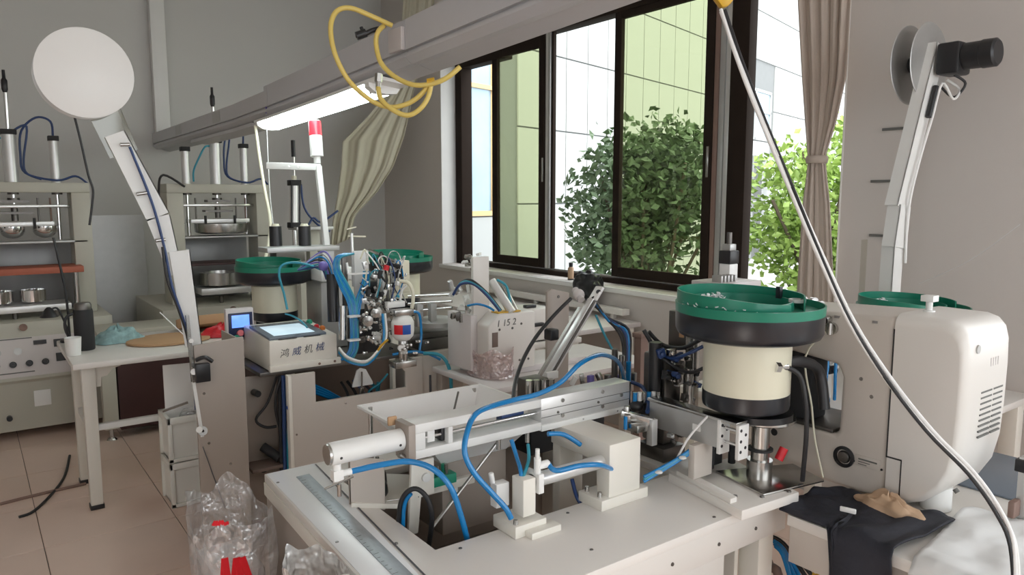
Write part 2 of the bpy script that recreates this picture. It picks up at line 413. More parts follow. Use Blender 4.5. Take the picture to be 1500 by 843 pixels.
# ------------------------------------------------------------------ outside: clad building, shrubs, paving
struct(MB().box((3.7, -14, -0.5), (30, 30, -0.3)).build('ground', 'soil'))
ea = math.atan2(0.259, 0.966)
bld = thing('building', 'white panel clad building across the yard with ochre framed window', 'building', (7.3, 9.0, -0.3))
bld.rotation_euler = (0, 0, ea); bld['_o'] = (0, 0, 0)
bx('wall', (-6, 0.03, 0), (20, 6, 8.4), 'joint', bld, 0)
pw, ph, g = 0.62, 1.13, 0.022
def hit(a, b, c, d, w): return a < w[1] and b > w[0] and c < w[3] and d > w[2]
wins = [(-2.6, -1.25, 1.55, 4.7), (7.3, 9.6, 3.2, 4.42)]
pme = None
for i in range(-9, 31):
    for j in range(0, 7):
        s0 = 0.53 + i * pw; z0 = 1.70 - 1.13 + (j - 1) * ph + 0.02
        if any(hit(s0, s0 + pw, z0, z0 + ph, w) for w in wins): continue
        if pme is None:
            o = MB().box((0, 0, 0), (pw - g, 0.03, ph - g)).build('panel', 'facade', None, 0.003, seg=1); pme = o.data
        else:
            o = bpy.data.objects.new('panel', pme); C.objects.link(o)
        o.parent = bld; o.location = (s0, 0, z0)
for (a, b, c, d), m in zip(wins, ('orframe', 'facade')):
    fr = MB()
    for q in ([a, a + 0.07], [(a + b) / 2 + 0.05, (a + b) / 2 + 0.15], [b - 0.07, b]): fr.box((q[0], -0.02, c), (q[1], 0.04, d))
    fr.box((a, -0.02, c), (b, 0.04, c + 0.07)); fr.box((a, -0.02, c + (d - c) * 0.55), (b, 0.04, c + (d - c) * 0.55 + 0.06)); fr.box((a, -0.02, d - 0.07), (b, 0.04, d))
    w = fr.build('window', m, bld, 0)
    bx('pane', (a, 0.01, c), (b, 0.028, d), 'blueglass', w, 0)
    bx('apron_panel', (a, 0.0, 0.3), (b, 0.03, c - 0.02), 'facade', w, 0)

def shrub(name, label, c, rad, n, m, seed, trunk_z, lsize, group=None):
    r = random.Random(seed)
    root = thing(name, label, 'shrub', (c[0], c[1], -0.3), group)
    bp = MB(); tips = []
    base = Vector((c[0], c[1], -0.32))
    for k in range(16):
        a = r.uniform(0, 6.283); q = r.uniform(0.25, 0.95)
        tip = Vector((c[0] + rad[0] * q * math.cos(a), c[1] + rad[1] * q * math.sin(a), c[2] + rad[2] * r.uniform(-0.5, 0.8)))
        mid = base.lerp(tip, 0.45) + Vector((r.uniform(-.1, .1), r.uniform(-.1, .1), 0.1))
        bp.tube([base + Vector((r.uniform(-.06, .06), r.uniform(-.06, .06), 0)), mid, tip], 0.016, 5, 4); tips.append(tip)
    bp.build('branch', 'bark', root, fix=False)
    lm = MB()
    cl = [Vector((c[0] + rad[0] * r.gauss(0, .5), c[1] + rad[1] * r.gauss(0, .5), c[2] + rad[2] * r.gauss(0, .5))) for _ in range(70)]
    for k in range(n):
        q = r.choice(cl) + Vector((r.gauss(0, .14), r.gauss(0, .14), r.gauss(0, .13)))
        e = Vector(((q.x - c[0]) / rad[0], (q.y - c[1]) / rad[1], (q.z - c[2]) / rad[2]))
        if e.length > 1.08: continue
        L = lsize * r.uniform(.7, 1.3); W = L * 0.32
        d = Vector((r.gauss(0, 1), r.gauss(0, 1), r.gauss(.25, .7))).normalized(); s = d.orthogonal().normalized()
        s = (Matrix.Rotation(r.uniform(0, 6.28), 3, d) @ s); nn = d.cross(s)
        lm.add([q, q + d * L * .5 + s * W + nn * W * .3, q + d * L, q + d * L * .5 - s * W + nn * W * .3], [(0, 1, 2), (0, 2, 3)])
    o = lm.build('foliage', m, root, fix=False, smooth=0, kind='stuff')
    return root
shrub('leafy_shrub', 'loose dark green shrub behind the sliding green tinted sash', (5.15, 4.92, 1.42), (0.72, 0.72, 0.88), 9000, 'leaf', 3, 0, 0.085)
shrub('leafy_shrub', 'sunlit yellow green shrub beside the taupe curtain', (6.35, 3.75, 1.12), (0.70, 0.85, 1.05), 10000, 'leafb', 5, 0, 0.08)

# ------------------------------------------------------------------ curtains
def curtain(name, label, rows, nrm, folds, amp, m, seed=0):
    n = Vector(nrm).normalized(); rows = [(Vector(a), Vector(b)) for a, b in rows]; R = len(rows) - 1
    def fn(s, t):
        q = t * R; k = min(int(q), R - 1); f = q - k; f = f * f * (3 - 2 * f) if False else f
        a = rows[k][0].lerp(rows[k + 1][0], f); b = rows[k][1].lerp(rows[k + 1][1], f)
        w = (b - a).length
        am = amp * min(1.0, 0.35 + w) * (0.75 + 0.9 * mnoise.noise(Vector((s * 2.3 + seed, t * 1.7, seed))))
        ph = 2 * math.pi * folds * s + 0.8 * math.sin(3.1 * t + seed) + 1.6 * math.sin(4 * s + seed + 1.3 * t)
        return a.lerp(b, s) + n * am * (math.sin(ph) + 0.35 * math.sin(2.3 * ph + seed + 2 * t))
    o = MB().grid(fn, folds * 18, 44).build(name, m, None, smooth=75, fix=False, solid=0.004)
    return tag(o, label, 'curtain')
c1 = curtain('curtain', 'khaki curtain swept sideways into a point beside the room corner',
    [((3.181, 5.871, 3.288), (3.397, 5.711, 3.288)), ((3.172, 5.916, 2.968), (3.381, 5.762, 2.968)), ((3.072, 5.949, 2.444), (3.265, 5.871, 2.451)), ((2.879, 6.016, 2.193), (3.216, 5.875, 2.243)), ((2.663, 6.055, 1.976), (3.163, 5.883, 2.035)),
     ((2.638, 6.041, 1.762), (3.066, 5.914, 1.768)), ((2.598, 6.036, 1.529), (2.935, 5.978, 1.548)), ((2.548, 6.038, 1.297), (2.737, 5.994, 1.354)), ((2.514, 6.031, 1.083), (2.671, 5.987, 1.149))],
    (-0.5, -0.85, 0), 4, 0.026, 'curtl', 1.0)
c2 = curtain('curtain', 'taupe curtain gathered by a tieback at the window edge',
    [((3.330, 2.244, 3.457), (3.330, 1.916, 3.320)), ((3.330, 2.198, 2.771), (3.330, 1.904, 2.691)), ((3.330, 2.171, 2.450), (3.330, 1.910, 2.396)), ((3.330, 2.134, 2.092), (3.330, 1.914, 2.064)), ((3.330, 2.108, 1.862), (3.330, 1.955, 1.850)), ((3.330, 2.088, 1.705), (3.330, 1.999, 1.701)),
     ((3.330, 2.086, 1.665), (3.330, 1.997, 1.662)), ((3.330, 2.105, 1.467), (3.330, 1.962, 1.468)), ((3.330, 2.114, 1.060), (3.330, 1.919, 1.079)), ((3.330, 2.105, 0.574), (3.330, 1.880, 0.619))],
    (-1, 0, 0), 5, 0.020, 'curtr', 2.0)
tb = MB().lathe([(0.048, -0.018), (0.052, 0), (0.048, 0.018)], (3.330, 2.042, 1.683), 20).build('tieback', 'curtr', c2, solid=0.004)

cr = thing('curtain_rod', 'steel curtain rod above the wide sliding window', 'curtain rod', (3.33, 3.9, 3.02))
cy('rod', (3.33, 1.5, (3.330, 2.088, 3.397)[2]), (3.33, 6.2, (3.330, 2.088, 3.397)[2]), 0.012, 'steel', cr)
for y in (1.6, 3.9, 6.1): bx('rod_bracket', (3.325, y, (3.330, 2.088, 3.397)[2] - 0.01), (3.40, y + 0.02, (3.330, 2.088, 3.397)[2] + 0.012), 'steel', cr)

# ------------------------------------------------------------------ overhead light trough, lamp, hose
tr = thing('light_trough', 'long grey overhead steel trough hung on a white post', 'trough', (1.38, 3.0, 1.93))
# the trough hangs slightly out of level: (y, height of its groove)
TRZ = [(-0.6, 2.14), (1.0, 2.075), (1.70, 2.045), (2.37, 2.017), (3.22, 1.986), (3.90, 1.966), (4.5, 1.952), (6.74, 1.94)]
def zg(y):
    for (a, za), (b, zb) in zip(TRZ[:-1], TRZ[1:]):
        if a <= y <= b: return za + (zb - za) * (y - a) / (b - a)
    return TRZ[0][1] if y < TRZ[0][0] else TRZ[-1][1]
def loft(prof, y0, y1):
    ys = [y0] + [y for y, _ in TRZ if y0 + 0.05 < y < y1 - 0.05] + [y1]; n = len(prof); vs = []; fs = []
    for y in ys: vs += [(x, y, zg(y) + dz) for x, dz in prof]
    for k in range(len(ys) - 1):
        for i in range(n): fs.append((k * n + i, k * n + (i + 1) % n, (k + 1) * n + (i + 1) % n, (k + 1) * n + i))
    return MB().add(vs, fs + [tuple(range(n)), tuple(range((len(ys) - 1) * n, len(ys) * n))])
prof = [(1.30, 0.108), (1.30, 0.004), (1.312, 0.002), (1.312, -0.007), (1.300, -0.009), (1.300, -0.020), (1.325, -0.042), (1.36, -0.040), (1.372, -0.046), (1.425, -0.060), (1.442, -0.052), (1.442, 0.108), (1.435, 0.108), (1.435, 0.02), (1.307, 0.02), (1.307, 0.108)]
for a, b in ((-0.6, 2.40), (2.403, 3.897)): loft(prof, a, b).build('channel', 'trough', tr, 0, smooth=25)
loft([(x, dz * (0.78 if dz > 0.05 else 1)) for x, dz in prof], 3.90, 6.74).build('channel', 'trough', tr, 0, smooth=25)
loft([(1.2975, 0.006), (1.2995, 0.006), (1.2995, 0.106), (1.2975, 0.106)], 3.875, 3.925).build('splice_plate', 'trough', tr)
for y in (4.75, 5.75): loft([(1.2975, 0.012), (1.2995, 0.012), (1.2995, 0.075), (1.2975, 0.075)], y, y + 0.17).build('cover_plate', 'alud', tr)
bx('hanger_post', (1.315, 6.655, 1.96), (1.425, 6.735, ZC), 'paint', tr, 0.004)
bx('hanger_post', (1.345, 0.0, 2.12), (1.395, 0.05, ZC), 'paint', tr, 0.004)
loft([(1.315, -0.066), (1.425, -0.074), (1.425, -0.058), (1.315, -0.046)], 4.2, 5.55).build('tail_strip', 'trough', tr)
lamp = thing('tube_light', 'lit white tube light under the overhead trough', 'light', (1.37, 3.4, 1.90))
loft([(1.302, -0.046), (1.436, -0.064), (1.436, -0.074), (1.302, -0.060)], 2.62, 4.12).build('housing', 'white', lamp)
loft([(1.303, -0.0605), (1.305, -0.074), (1.33, -0.090), (1.375, -0.096), (1.42, -0.092), (1.434, -0.0745)], 2.74, 4.06).build('tube', 'tube', lamp, smooth=60)
for y in (2.66, 4.06): loft([(1.301, -0.060), (1.303, -0.076), (1.328, -0.093), (1.375, -0.099), (1.422, -0.095), (1.436, -0.0745)], y + (0.04 if y < 3 else 0), y + (0.08 if y < 3 else 0.04)).build('end_cap', 'white', lamp)
screws(lamp, [(1.330, 2.744, 1.912), (1.330, 4.315, 1.917)], (-1, 0, 0), 0.006, 0.004, 'black')

yh = thing('coiled_air_hose', 'yellow coiled air hose with black blow gun looped over the trough', 'hose', (1.280, 2.536, 2.070))
hose('hose', [(1.341, 2.104, 1.925), (1.304, 2.126, 1.890), (1.267, 2.163, 1.871), (1.223, 2.208, 1.870), (1.186, 2.265, 1.900), (1.157, 2.305, 1.947), (1.153, 2.330, 2.010), (1.160, 2.331, 2.049), (1.187, 2.340, 2.076)], 0.0085, 'yellow', yh)
hose('hose', [(1.210, 2.324, 2.078), (1.140, 2.328, 2.098), (1.072, 2.344, 2.118), (1.027, 2.350, 2.104), (1.003, 2.348, 2.060), (1.002, 2.339, 1.994), (1.020, 2.329, 1.930), (1.056, 2.318, 1.871), (1.115, 2.292, 1.818), (1.167, 2.263, 1.799), (1.219, 2.227, 1.813), (1.253, 2.194, 1.847), (1.269, 2.176, 1.886)], 0.0085, 'yellow', yh)
hose('hose', [(1.139, 2.293, 1.864), (1.139, 2.275, 1.825), (1.163, 2.240, 1.788), (1.201, 2.209, 1.770), (1.235, 2.187, 1.790), (1.260, 2.174, 1.830), (1.273, 2.173, 1.884)], 0.0085, 'yellow', yh)
MB().tube([(1.176, 2.347, 2.067), (1.150, 2.352, 2.058), (1.117, 2.361, 2.040), (1.102, 2.372, 2.040)], 0.0085, 10).cyl((1.131, 2.359, 2.050), (1.101, 2.370, 2.037), 0.014).cyl((1.120, 2.361, 2.053), (1.117, 2.365, 2.067), 0.006).build('blow_gun', 'black', yh)
bx('hose_clip', (1.284, 2.40, 2.02), (1.30, 2.50, 2.10), 'pressp', yh, 0.003)
MB().cyl((1.139, 2.293, 1.855), (1.141, 2.295, 1.882), 0.009, n=12).cyl((1.141, 2.295, 1.882), (1.144, 2.296, 1.909), 0.013, n=6).build('coupling', 'steel', yh)
cy('cable_tie', (1.259, 2.176, 1.876), (1.279, 2.162, 1.881), 0.013, 'yellowp', yh)

hk = thing('hanging_cable', 'grey and white cable trio dropping from a yellow clip to the corner table', 'cable', (1.354, 1.068, 1.924))
MB().prism([(-0.028, 0.098), (0.034, 0.098), (0.034, 0.02), (0.012, -0.012), (-0.004, -0.018), (-0.028, 0.012)], 'y', -0.012, 0.012).build('cable_clip', 'yellowp', None, 0.004)
o = bpy.data.objects['cable_clip']; o.parent = hk; o.location = (0, 0, 0); o.rotation_euler = (0, 0, -0.62)
cp = [(1.351, 1.067, 1.902), (1.356, 1.021, 1.789), (1.367, 0.962, 1.656), (1.384, 0.896, 1.510), (1.392, 0.833, 1.381), (1.404, 0.768, 1.254), (1.420, 0.697, 1.150), (1.440, 0.624, 1.061), (1.467, 0.557, 0.992), (1.475, 0.510, 0.931), (1.474, 0.485, 0.880), (1.449, 0.465, 0.794)]
for k, (du, m, r, tw) in enumerate(((0, 'rubber', 0.0036, 0.4), (1, 'white', 0.0040, 2.2), (2, 'frost', 0.0042, 4.2))):
    pts = []
    for i, p in enumerate(cp):
        a = tw + i * 0.35; pts.append(Vector(p) + Vector((math.cos(a) * 0.0048, -math.cos(a) * 0.0036, math.sin(a) * 0.003)))
    hose('cable', pts, r, m, hk)

# ------------------------------------------------------------------ two moulding presses against the far wall
def press(cx, hw, sp, label, molds, group='moulding presses along the far wall'):
    y = 5.75
    t = thing('moulding_press', label, 'press', (cx, 6.0, 0), group)
    # base cabinet
    MB().prism([(5.42, 0.06), (5.42, 0.36), (5.40, 0.38), (5.47, 0.66), (5.47, 0.73), (6.45, 0.73), (6.45, 0.06)], 'x', cx - hw - 0.12, cx + hw + 0.05).build('cabinet', 'press', t, 0.004, smooth=30)
    for sx in (-hw - 0.06, hw): cy('foot', (cx + sx, 5.5, 0), (cx + sx, 5.5, 0.07), 0.022, 'steel', t); cy('foot', (cx + sx, 6.35, 0), (cx + sx, 6.35, 0.07), 0.022, 'steel', t)
    # sloped control panel with printed face
    n = Vector((0, -0.970, 0.242)); u = Vector((0, 0.242, 0.970))
    def pp(x, h, o=0.0): return Vector((cx + x, 5.40, 0.38)) + u * h + n * o
    pan = MB().add([pp(-hw - 0.06, 0.02, 0.004), pp(hw - 0.05, 0.02, 0.004), pp(hw - 0.05, 0.265, 0.004), pp(-hw - 0.06, 0.265, 0.004), pp(-hw - 0.06, 0.02, -0.01), pp(hw - 0.05, 0.02, -0.01), pp(hw - 0.05, 0.265, -0.01), pp(-hw - 0.06, 0.265, -0.01)],
        [(0, 1, 2, 3), (4, 7, 6, 5), (0, 4, 5, 1), (1, 5, 6, 2), (2, 6, 7, 3), (3, 7, 4, 0)]).build('control_panel', 'pressp', t)
    for k in range(5):
        kb = MB().cyl(pp(-0.26 + k * 0.085, 0.10, 0.004), pp(-0.26 + k * 0.085, 0.10, 0.012), 0.020, n=16).cyl(pp(-0.26 + k * 0.085, 0.10, 0.012), pp(-0.26 + k * 0.085, 0.10, 0.028), 0.013, 0.011, n=14).build('knob', 'black', pan)
    for k in range(3):
        MB().cyl(pp(-0.27 + k * 0.105, 0.18, 0.004), pp(-0.27 + k * 0.105, 0.18, 0.006), 0.022, 0.022, n=18).build('gauge_scale', 'alud', pan)
    for (x, h, w, hh) in ((0.06, 0.225, 0.035, 0.013), (0.165, 0.21, 0.032, 0.024), (0.165, 0.12, 0.026, 0.026)):
        MB().add([pp(x - w, h - hh, 0.004), pp(x + w, h - hh, 0.004), pp(x + w, h + hh, 0.004), pp(x - w, h + hh, 0.004), pp(x - w, h - hh, 0.012), pp(x + w, h - hh, 0.012), pp(x + w, h + hh, 0.012), pp(x - w, h + hh, 0.012)],
            [(3, 2, 1, 0), (4, 5, 6, 7), (0, 1, 5, 4), (1, 2, 6, 5), (2, 3, 7, 6), (3, 0, 4, 7)]).build('display', 'black', pan)
    for h in (0.045, 0.255): MB().add([pp(-0.30, h, 0.0048), pp(0.02, h, 0.0048), pp(0.02, h + 0.007, 0.0048), pp(-0.30, h + 0.007, 0.0048)], [(0, 1, 2, 3)]).build('print_line', 'greyink', pan, fix=False)
    bx('socket_plate', (cx + 0.005, 5.414, 0.20), (cx + 0.095, 5.421, 0.30), 'white', t)
    for sx in (-0.29, -0.02, 0.30): cy('push_button', (cx + sx, 5.472, 0.70), (cx + sx, 5.452, 0.70), 0.022, 'greenb' if sx != -0.02 else 'rust', t)
    MB().box((cx + 0.25, 5.40, 0.16), (cx + 0.31, 5.43, 0.26)).cyl((cx + 0.28, 5.40, 0.14), (cx + 0.28, 5.40, 0.08), 0.02).cyl((cx + 0.22, 5.405, 0.20), (cx + 0.34, 5.405, 0.20), 0.010).build('air_regulator', 'steeld', t)
    cy('gauge', (cx + 0.28, 5.40, 0.19), (cx + 0.28, 5.38, 0.19), 0.022, 'white', t)
    cy('plug', (cx - 0.13, 5.42, 0.15), (cx - 0.13, 5.39, 0.15), 0.016, 'black', t)
    # gantry
    for sx in (-1, 1): bx('post', (cx + sx * (hw - 0.055) - 0.055, y - 0.02, 0.73), (cx + sx * (hw - 0.055) + 0.055, y + 0.22, 1.535), 'press', t, 0.004)
    bx('crossbeam', (cx - hw, y - 0.025, 1.535), (cx + hw, y + 0.22, 1.60), 'press', t, 0.004)
    for k, (sx, r, top) in enumerate(((0, 0.041, 0.33), (-sp, 0.029, 0.262), (sp, 0.029, 0.30))):
        c = cy('air_cylinder', (cx + sx, y + 0.08, 1.60), (cx + sx, y + 0.08, 1.60 + top - 0.02), r, 'alu', t)
        bx('cylinder_cap', (cx + sx - r * 1.08, y + 0.08 - r * 1.08, 1.60 + top - 0.025), (cx + sx + r * 1.08, y + 0.08 + r * 1.08, 1.60 + top + 0.008), 'blackm', c, 0.004)
        cy('rod', (cx + sx, y + 0.08, 1.535), (cx + sx, y + 0.08, 1.46 if sx == 0 else 1.22), 0.011, 'chrome', t)
        cy('rod_collar', (cx + sx, y + 0.08, 1.535), (cx + sx, y + 0.08, 1.522), 0.032, 'steeld', t)
    cy('stroke_rod', (cx, y + 0.08, 1.92), (cx, y + 0.08, 2.18), 0.011, 'chrome', t)
    MB().lathe([(0.012, 0), (0.018, 0.02), (0.018, 0.075), (0.010, 0.09), (0.009, 0.14)], (cx, y + 0.08, 2.17), 14).build('stop_nut', 'black', t)
    bx('guide_plate', (cx - hw + 0.115, y + 0.03, 1.435), (cx + hw - 0.115, y + 0.13, 1.455), 'steel', t)
    MB().cyl((cx, y + 0.08, 1.435), (cx, y + 0.08, 1.35), 0.02).box((cx - 0.10, y + 0.03, 1.395), (cx + 0.10, y + 0.12, 1.41)).box((cx - 0.08, y + 0.03, 1.468), (cx + 0.08, y + 0.13, 1.485)).cyl((cx, y + 0.08, 1.485), (cx, y + 0.08, 1.50), 0.035).build('coupling', 'steeld', t)
    for sx in (-0.16, 0.13, 0.20): cy('guide_screw', (cx + sx, y + 0.06, 1.34), (cx + sx, y + 0.06, 1.50), 0.006, 'rust' if sx > 0.15 else 'steeld', t)
    bx('mould_holder', (cx - 0.21, y, 1.315), (cx + 0.21, y + 0.16, 1.345), 'alu', t)
    for sx in (-0.11, 0.10): bx('holder_clamp', (cx + sx - 0.008, y - 0.012, 1.30), (cx + sx + 0.008, y + 0.002, 1.37), 'blackm', t)
    if molds == 'dome':
        for sx in (-0.20, -0.02, 0.16):
            MB().lathe([(0.0005, -0.065), (0.03, -0.06), (0.055, -0.045), (0.07, -0.02), (0.072, 0.0), (0.072, 0.015)], (cx + sx, y + 0.07, 1.30), 28).build('dome_mould', 'chrome', t, smooth=60)
        for sx in (-0.12, 0.06):
            MB().lathe([(0.05, 0.0), (0.075, 0.0), (0.075, 0.075), (0.066, 0.075), (0.062, 0.01)], (cx + sx, y - 0.02, 0.83), 28).build('ring_mould', 'chrome', t, smooth=40)
        bx('mould_table', (cx - 0.32, y - 0.16, 0.775), (cx + 0.26, y + 0.10, 0.815), 'alu', t)
    else:
        MB().lathe([(0.0005, 0.0), (0.15, 0.0), (0.185, 0.012), (0.19, 0.05), (0.19, 0.075), (0.0005, 0.075)], (cx + 0.02, y + 0.08, 1.235), 36).build('round_mould', 'steel', t, smooth=40)
        MB().lathe([(0.0005, 0.0), (0.15, 0.0), (0.15, 0.09), (0.12, 0.09), (0.11, 0.02)], (cx - 0.02, y, 0.86), 36).build('round_mould', 'steel', t, smooth=40)
        bx('mould_table', (cx - 0.20, y - 0.16, 0.80), (cx + 0.20, y + 0.10, 0.845), 'alu', t)
        bx('mould_bracket', (cx + 0.16, y - 0.20, 0.83), (cx + 0.26, y - 0.10, 0.89), 'alu', t)
    for sx in (-0.24, -0.05, 0.18): cy('table_bolt', (cx + sx, y - 0.10, 0.73), (cx + sx, y - 0.10, 0.78), 0.014, 'steeld', t)
    bx('lower_plate', (cx - hw + 0.11, y - 0.02, 1.205), (cx + hw - 0.03, y + 0.20, 1.218), 'alud', t)
    bx('heat_pad', (cx - hw + 0.05, y - 0.16, 1.015 if molds == 'dome' else 1.015), (cx + hw - 0.08, y + 0.12, 1.055 if molds == 'dome' else 1.03), 'terracotta' if molds == 'dome' else 'maroon', t, 0.003)
    for sx in (-hw + 0.10, hw - 0.12): cy('pad_post', (cx + sx, y - 0.10, 0.73), (cx + sx, y - 0.10, 1.015), 0.014, 'chrome', t)
    bx('back_plate', (cx - hw + 0.1, y + 0.30, 0.73), (cx + hw - 0.1, y + 0.31, 1.20), 'dado', t)
    # hoses looping between the cylinders
    yy = y + 0.08
    hose('air_hose', [(cx + 0.02, yy - 0.03, 1.925), (cx + 0.10, yy - 0.03, 1.96), (cx + 0.07, yy - 0.04, 1.75), (cx + 0.08, yy - 0.04, 1.66), (cx + 0.16, yy - 0.05, 1.62)], 0.007, 'navy', t)
    hose('air_hose', [(cx + sp, yy, 1.905), (cx + sp - 0.01, yy - 0.02, 2.0), (cx + sp - 0.09, yy - 0.02, 2.02), (cx + 0.07, yy - 0.03, 1.93), (cx + 0.055, yy - 0.03, 1.78), (cx + 0.075, yy - 0.03, 1.66), (cx + sp, yy - 0.06, 1.615), (cx + sp + 0.11, yy - 0.04, 1.645), (cx + sp + 0.18, yy, 1.60)], 0.007, 'navy', t)
    hose('air_hose', [(cx - 0.045, yy - 0.02, 1.88), (cx - 0.08, yy - 0.04, 1.87), (cx - 0.12, yy - 0.04, 1.80), (cx - sp + 0.05, yy - 0.02, 1.70), (cx - sp + 0.05, yy, 1.62)], 0.007, 'teal', t)
    hose('air_hose', [(cx - hw + 0.12, yy - 0.12, 1.58), (cx - hw - 0.02, yy - 0.13, 1.66), (cx - hw - 0.05, yy - 0.10, 1.55), (cx - hw - 0.03, yy - 0.05, 1.3), (cx - hw + 0.05, yy, 1.27), (cx - hw + 0.13, yy, 1.32)], 0.008, 'rubber', t)
    return t
press(0.272, 0.425, 0.245, 'press with chrome dome moulds under its red heat pad', 'dome')
press(1.545, 0.37, 0.210, 'press with one wide round steel mould above a maroon pad', 'round')
# slim pneumatic press further right, partly hidden by the swept curtain
sp = thing('bench_press', 'slim black capped single cylinder press next to the khaki curtain', 'press', (1.913, 5.251, 0.859))
bx('pedestal', ((1.766, 5.286, 0.365)[0], 4.75, 0.0), ((1.766, 5.286, 0.365)[0] + 0.42, 5.2, 0.98), 'press', sp, 0.004)
a = Vector((1.937, 5.300, 1.303)); b = Vector((1.959, 5.330, 1.609))
c = cy('air_cylinder', a, b, 0.033, 'alu', sp)
for p in (a, b): bx('cylinder_cap', p - Vector((0.04, 0.04, 0.02)), p + Vector((0.04, 0.04, 0.02)), 'blackm', c, 0.004)
for dx in (-0.03, 0.03): cy('tie_rod', a + Vector((dx, -0.03, 0)), b + Vector((dx, -0.03, 0)), 0.006, 'black', sp)
cy('stroke_rod', b, (1.971, 5.355, 1.836), 0.008, 'chrome', sp)
cy('stop_nut', (1.968, 5.351, 1.797), (1.973, 5.366, 1.915), 0.015, 'black', sp)
cy('rod_nut', b, b + Vector((0, 0, 0.05)), 0.018, 'creamy', sp)
bx('head_plate', a - Vector((0.02, 0.1, 0.035)), a + Vector((0.26, 0.08, -0.012)), 'alud', sp)
bx('tool_head', a - Vector((0.16, 0.06, 0.26)), a + Vector((0.05, 0.08, -0.16)), 'steeld', sp)
cy('ram', a, a - Vector((0, 0, 0.2)), 0.016, 'chrome', sp)
bx('column', a + Vector((0.12, 0.02, -0.42)), a + Vector((0.20, 0.1, -0.03)), 'press', sp)
hose('air_hose', [b + Vector((0.05, 0, -0.01)), b + Vector((0.07, 0, -0.18)), b + Vector((0.16, 0, -0.30)), b + Vector((0.26, 0, -0.36))], 0.008, 'navy', sp)
hose('air_hose', [a + Vector((0.10, -0.02, 0.0)), a + Vector((0.14, -0.02, 0.05)), a + Vector((0.20, -0.02, 0.02)), a + Vector((0.34, 0, 0.10))], 0.008, 'navy', sp)

# ------------------------------------------------------------------ white work table in front of the presses, with what stands on it
wt = thing('work_table', 'cream work table with square legs holding a black flask', 'table', (0.75, 4.12, 0))
bx('tabletop', (0.345, 3.775, 0.732), (1.30, 4.47, 0.76), 'bench', wt, 0.005)
def tleg(x, y):
    l = MB().prism([(x - 0.026, 0.02), (x + 0.026, 0.02), (x + 0.030, 0.732), (x - 0.030, 0.732)], 'y', y - 0.026, y + 0.026).build('leg', 'cream', wt, 0.003)
    bx('foot_cap', (x - 0.03, y - 0.03, 0), (x + 0.03, y + 0.03, 0.022), 'black', l)
for x, y in ((0.425, 3.985), (0.425, 4.39), (1.24, 3.985), (1.24, 4.39)): tleg(x, y)
MB().prism([(0.455, 0.60), (0.455, 0.732), (0.565, 0.732), (0.565, 0.69), (0.53, 0.68), (0.505, 0.65), (0.48, 0.645), (0.475, 0.60)], 'y', 3.975, 3.985).build('corner_bracket', 'cream', wt)
bx('stretcher', (0.452, 3.97, 0.385), (1.21, 4.0, 0.415), 'paint', wt, 0.002)
bx('stretcher', (0.41, 4.01, 0.385), (0.44, 4.36, 0.415), 'paint', wt, 0.002)
bx('rear_apron', (0.46, 4.40, 0.66), (1.20, 4.42, 0.732), 'cream', wt, 0.002)

fl = thing('vacuum_flask', 'black vacuum flask standing on the work table', 'flask', (0.437, 4.12, 0.76))
MB().lathe([(0.0005, 0), (0.041, 0), (0.044, 0.006), (0.044, 0.185), (0.041, 0.20), (0.0005, 0.20)], (0.437, 4.12, 0.761), 28).build('body', 'blackm', fl)
MB().lathe([(0.039, 0.20), (0.039, 0.222), (0.033, 0.232), (0.0005, 0.232)], (0.437, 4.12, 0.761), 28).build('lid', 'steeld', fl)
MB().tube([(0.392, 4.10, 0.945), (0.362, 4.09, 0.93), (0.356, 4.09, 0.88), (0.372, 4.095, 0.83), (0.392, 4.10, 0.815)], 0.007).build('handle', 'black', fl, fix=False)
cupo = MB().lathe([(0.0005, 0), (0.030, 0), (0.036, 0.085), (0.034, 0.085), (0.028, 0.004), (0.0005, 0.004)], (0.375, 4.0, 0.761), 24).build('paper_cup', 'white')
tag(cupo, 'small white cup beside the black flask', 'cup')
def crumple(name, m, c, r, h, seed, nu=36, nv=14, **k):
    def fn(s, t):
        a = 2 * math.pi * s; q = t
        rr = (1 - 0.95 * q ** 1.6) * (1 + 0.28 * mnoise.noise(Vector((math.cos(a) * 1.7 + seed, math.sin(a) * 1.7, q * 2.5))))
        z = h * (q ** 0.8) * (1 + 0.5 * mnoise.noise(Vector((math.cos(a) * 2.5, math.sin(a) * 2.5 + seed, q * 4)))) + h * 0.16 * math.sin(7 * a + seed) * q * (1 - q)
        return Vector(c) + Vector((math.cos(a) * rr * r[0], math.sin(a) * rr * r[1], max(z, 0.001)))
    return MB().grid(fn, nu, nv).build(name, m, None, smooth=60, **k)
tag(crumple('cleaning_rag', 'tealcloth', (0.60, 4.27, 0.761), (0.125, 0.10), 0.075, 2.0), 'crumpled teal and white rag behind the flask', 'rag')
def blob_sheet(name, m, c, rx, ry, th, seed, tilt=0.0, rz=0.0):
    n = 30; R = Euler((tilt, 0, rz)).to_matrix()
    pr = []
    for i in range(n):
        a = 2 * math.pi * i / n; q = 1 + 0.10 * mnoise.noise(Vector((math.cos(a) * 1.5 + seed, math.sin(a) * 1.5, seed)))
        pr.append((math.cos(a) * rx * q, math.sin(a) * ry * q))
    mb = MB().prism(pr, 'z', 0, th)
    mb.v = [Vector(c) + R @ p for p in mb.v]
    return mb.build(name, m, None, 0.001)
tag(blob_sheet('cardboard_piece', 'card', (0.82, 4.12, 0.763), 0.20, 0.16, 0.012, 1.3), 'flat oval of brown cardboard on the work table', 'cardboard')
tag(blob_sheet('cardboard_piece', 'card', (1.06, 4.33, 0.785), 0.15, 0.10, 0.05, 4.3, -0.28), 'curled brown cardboard scrap by the red bag', 'cardboard')
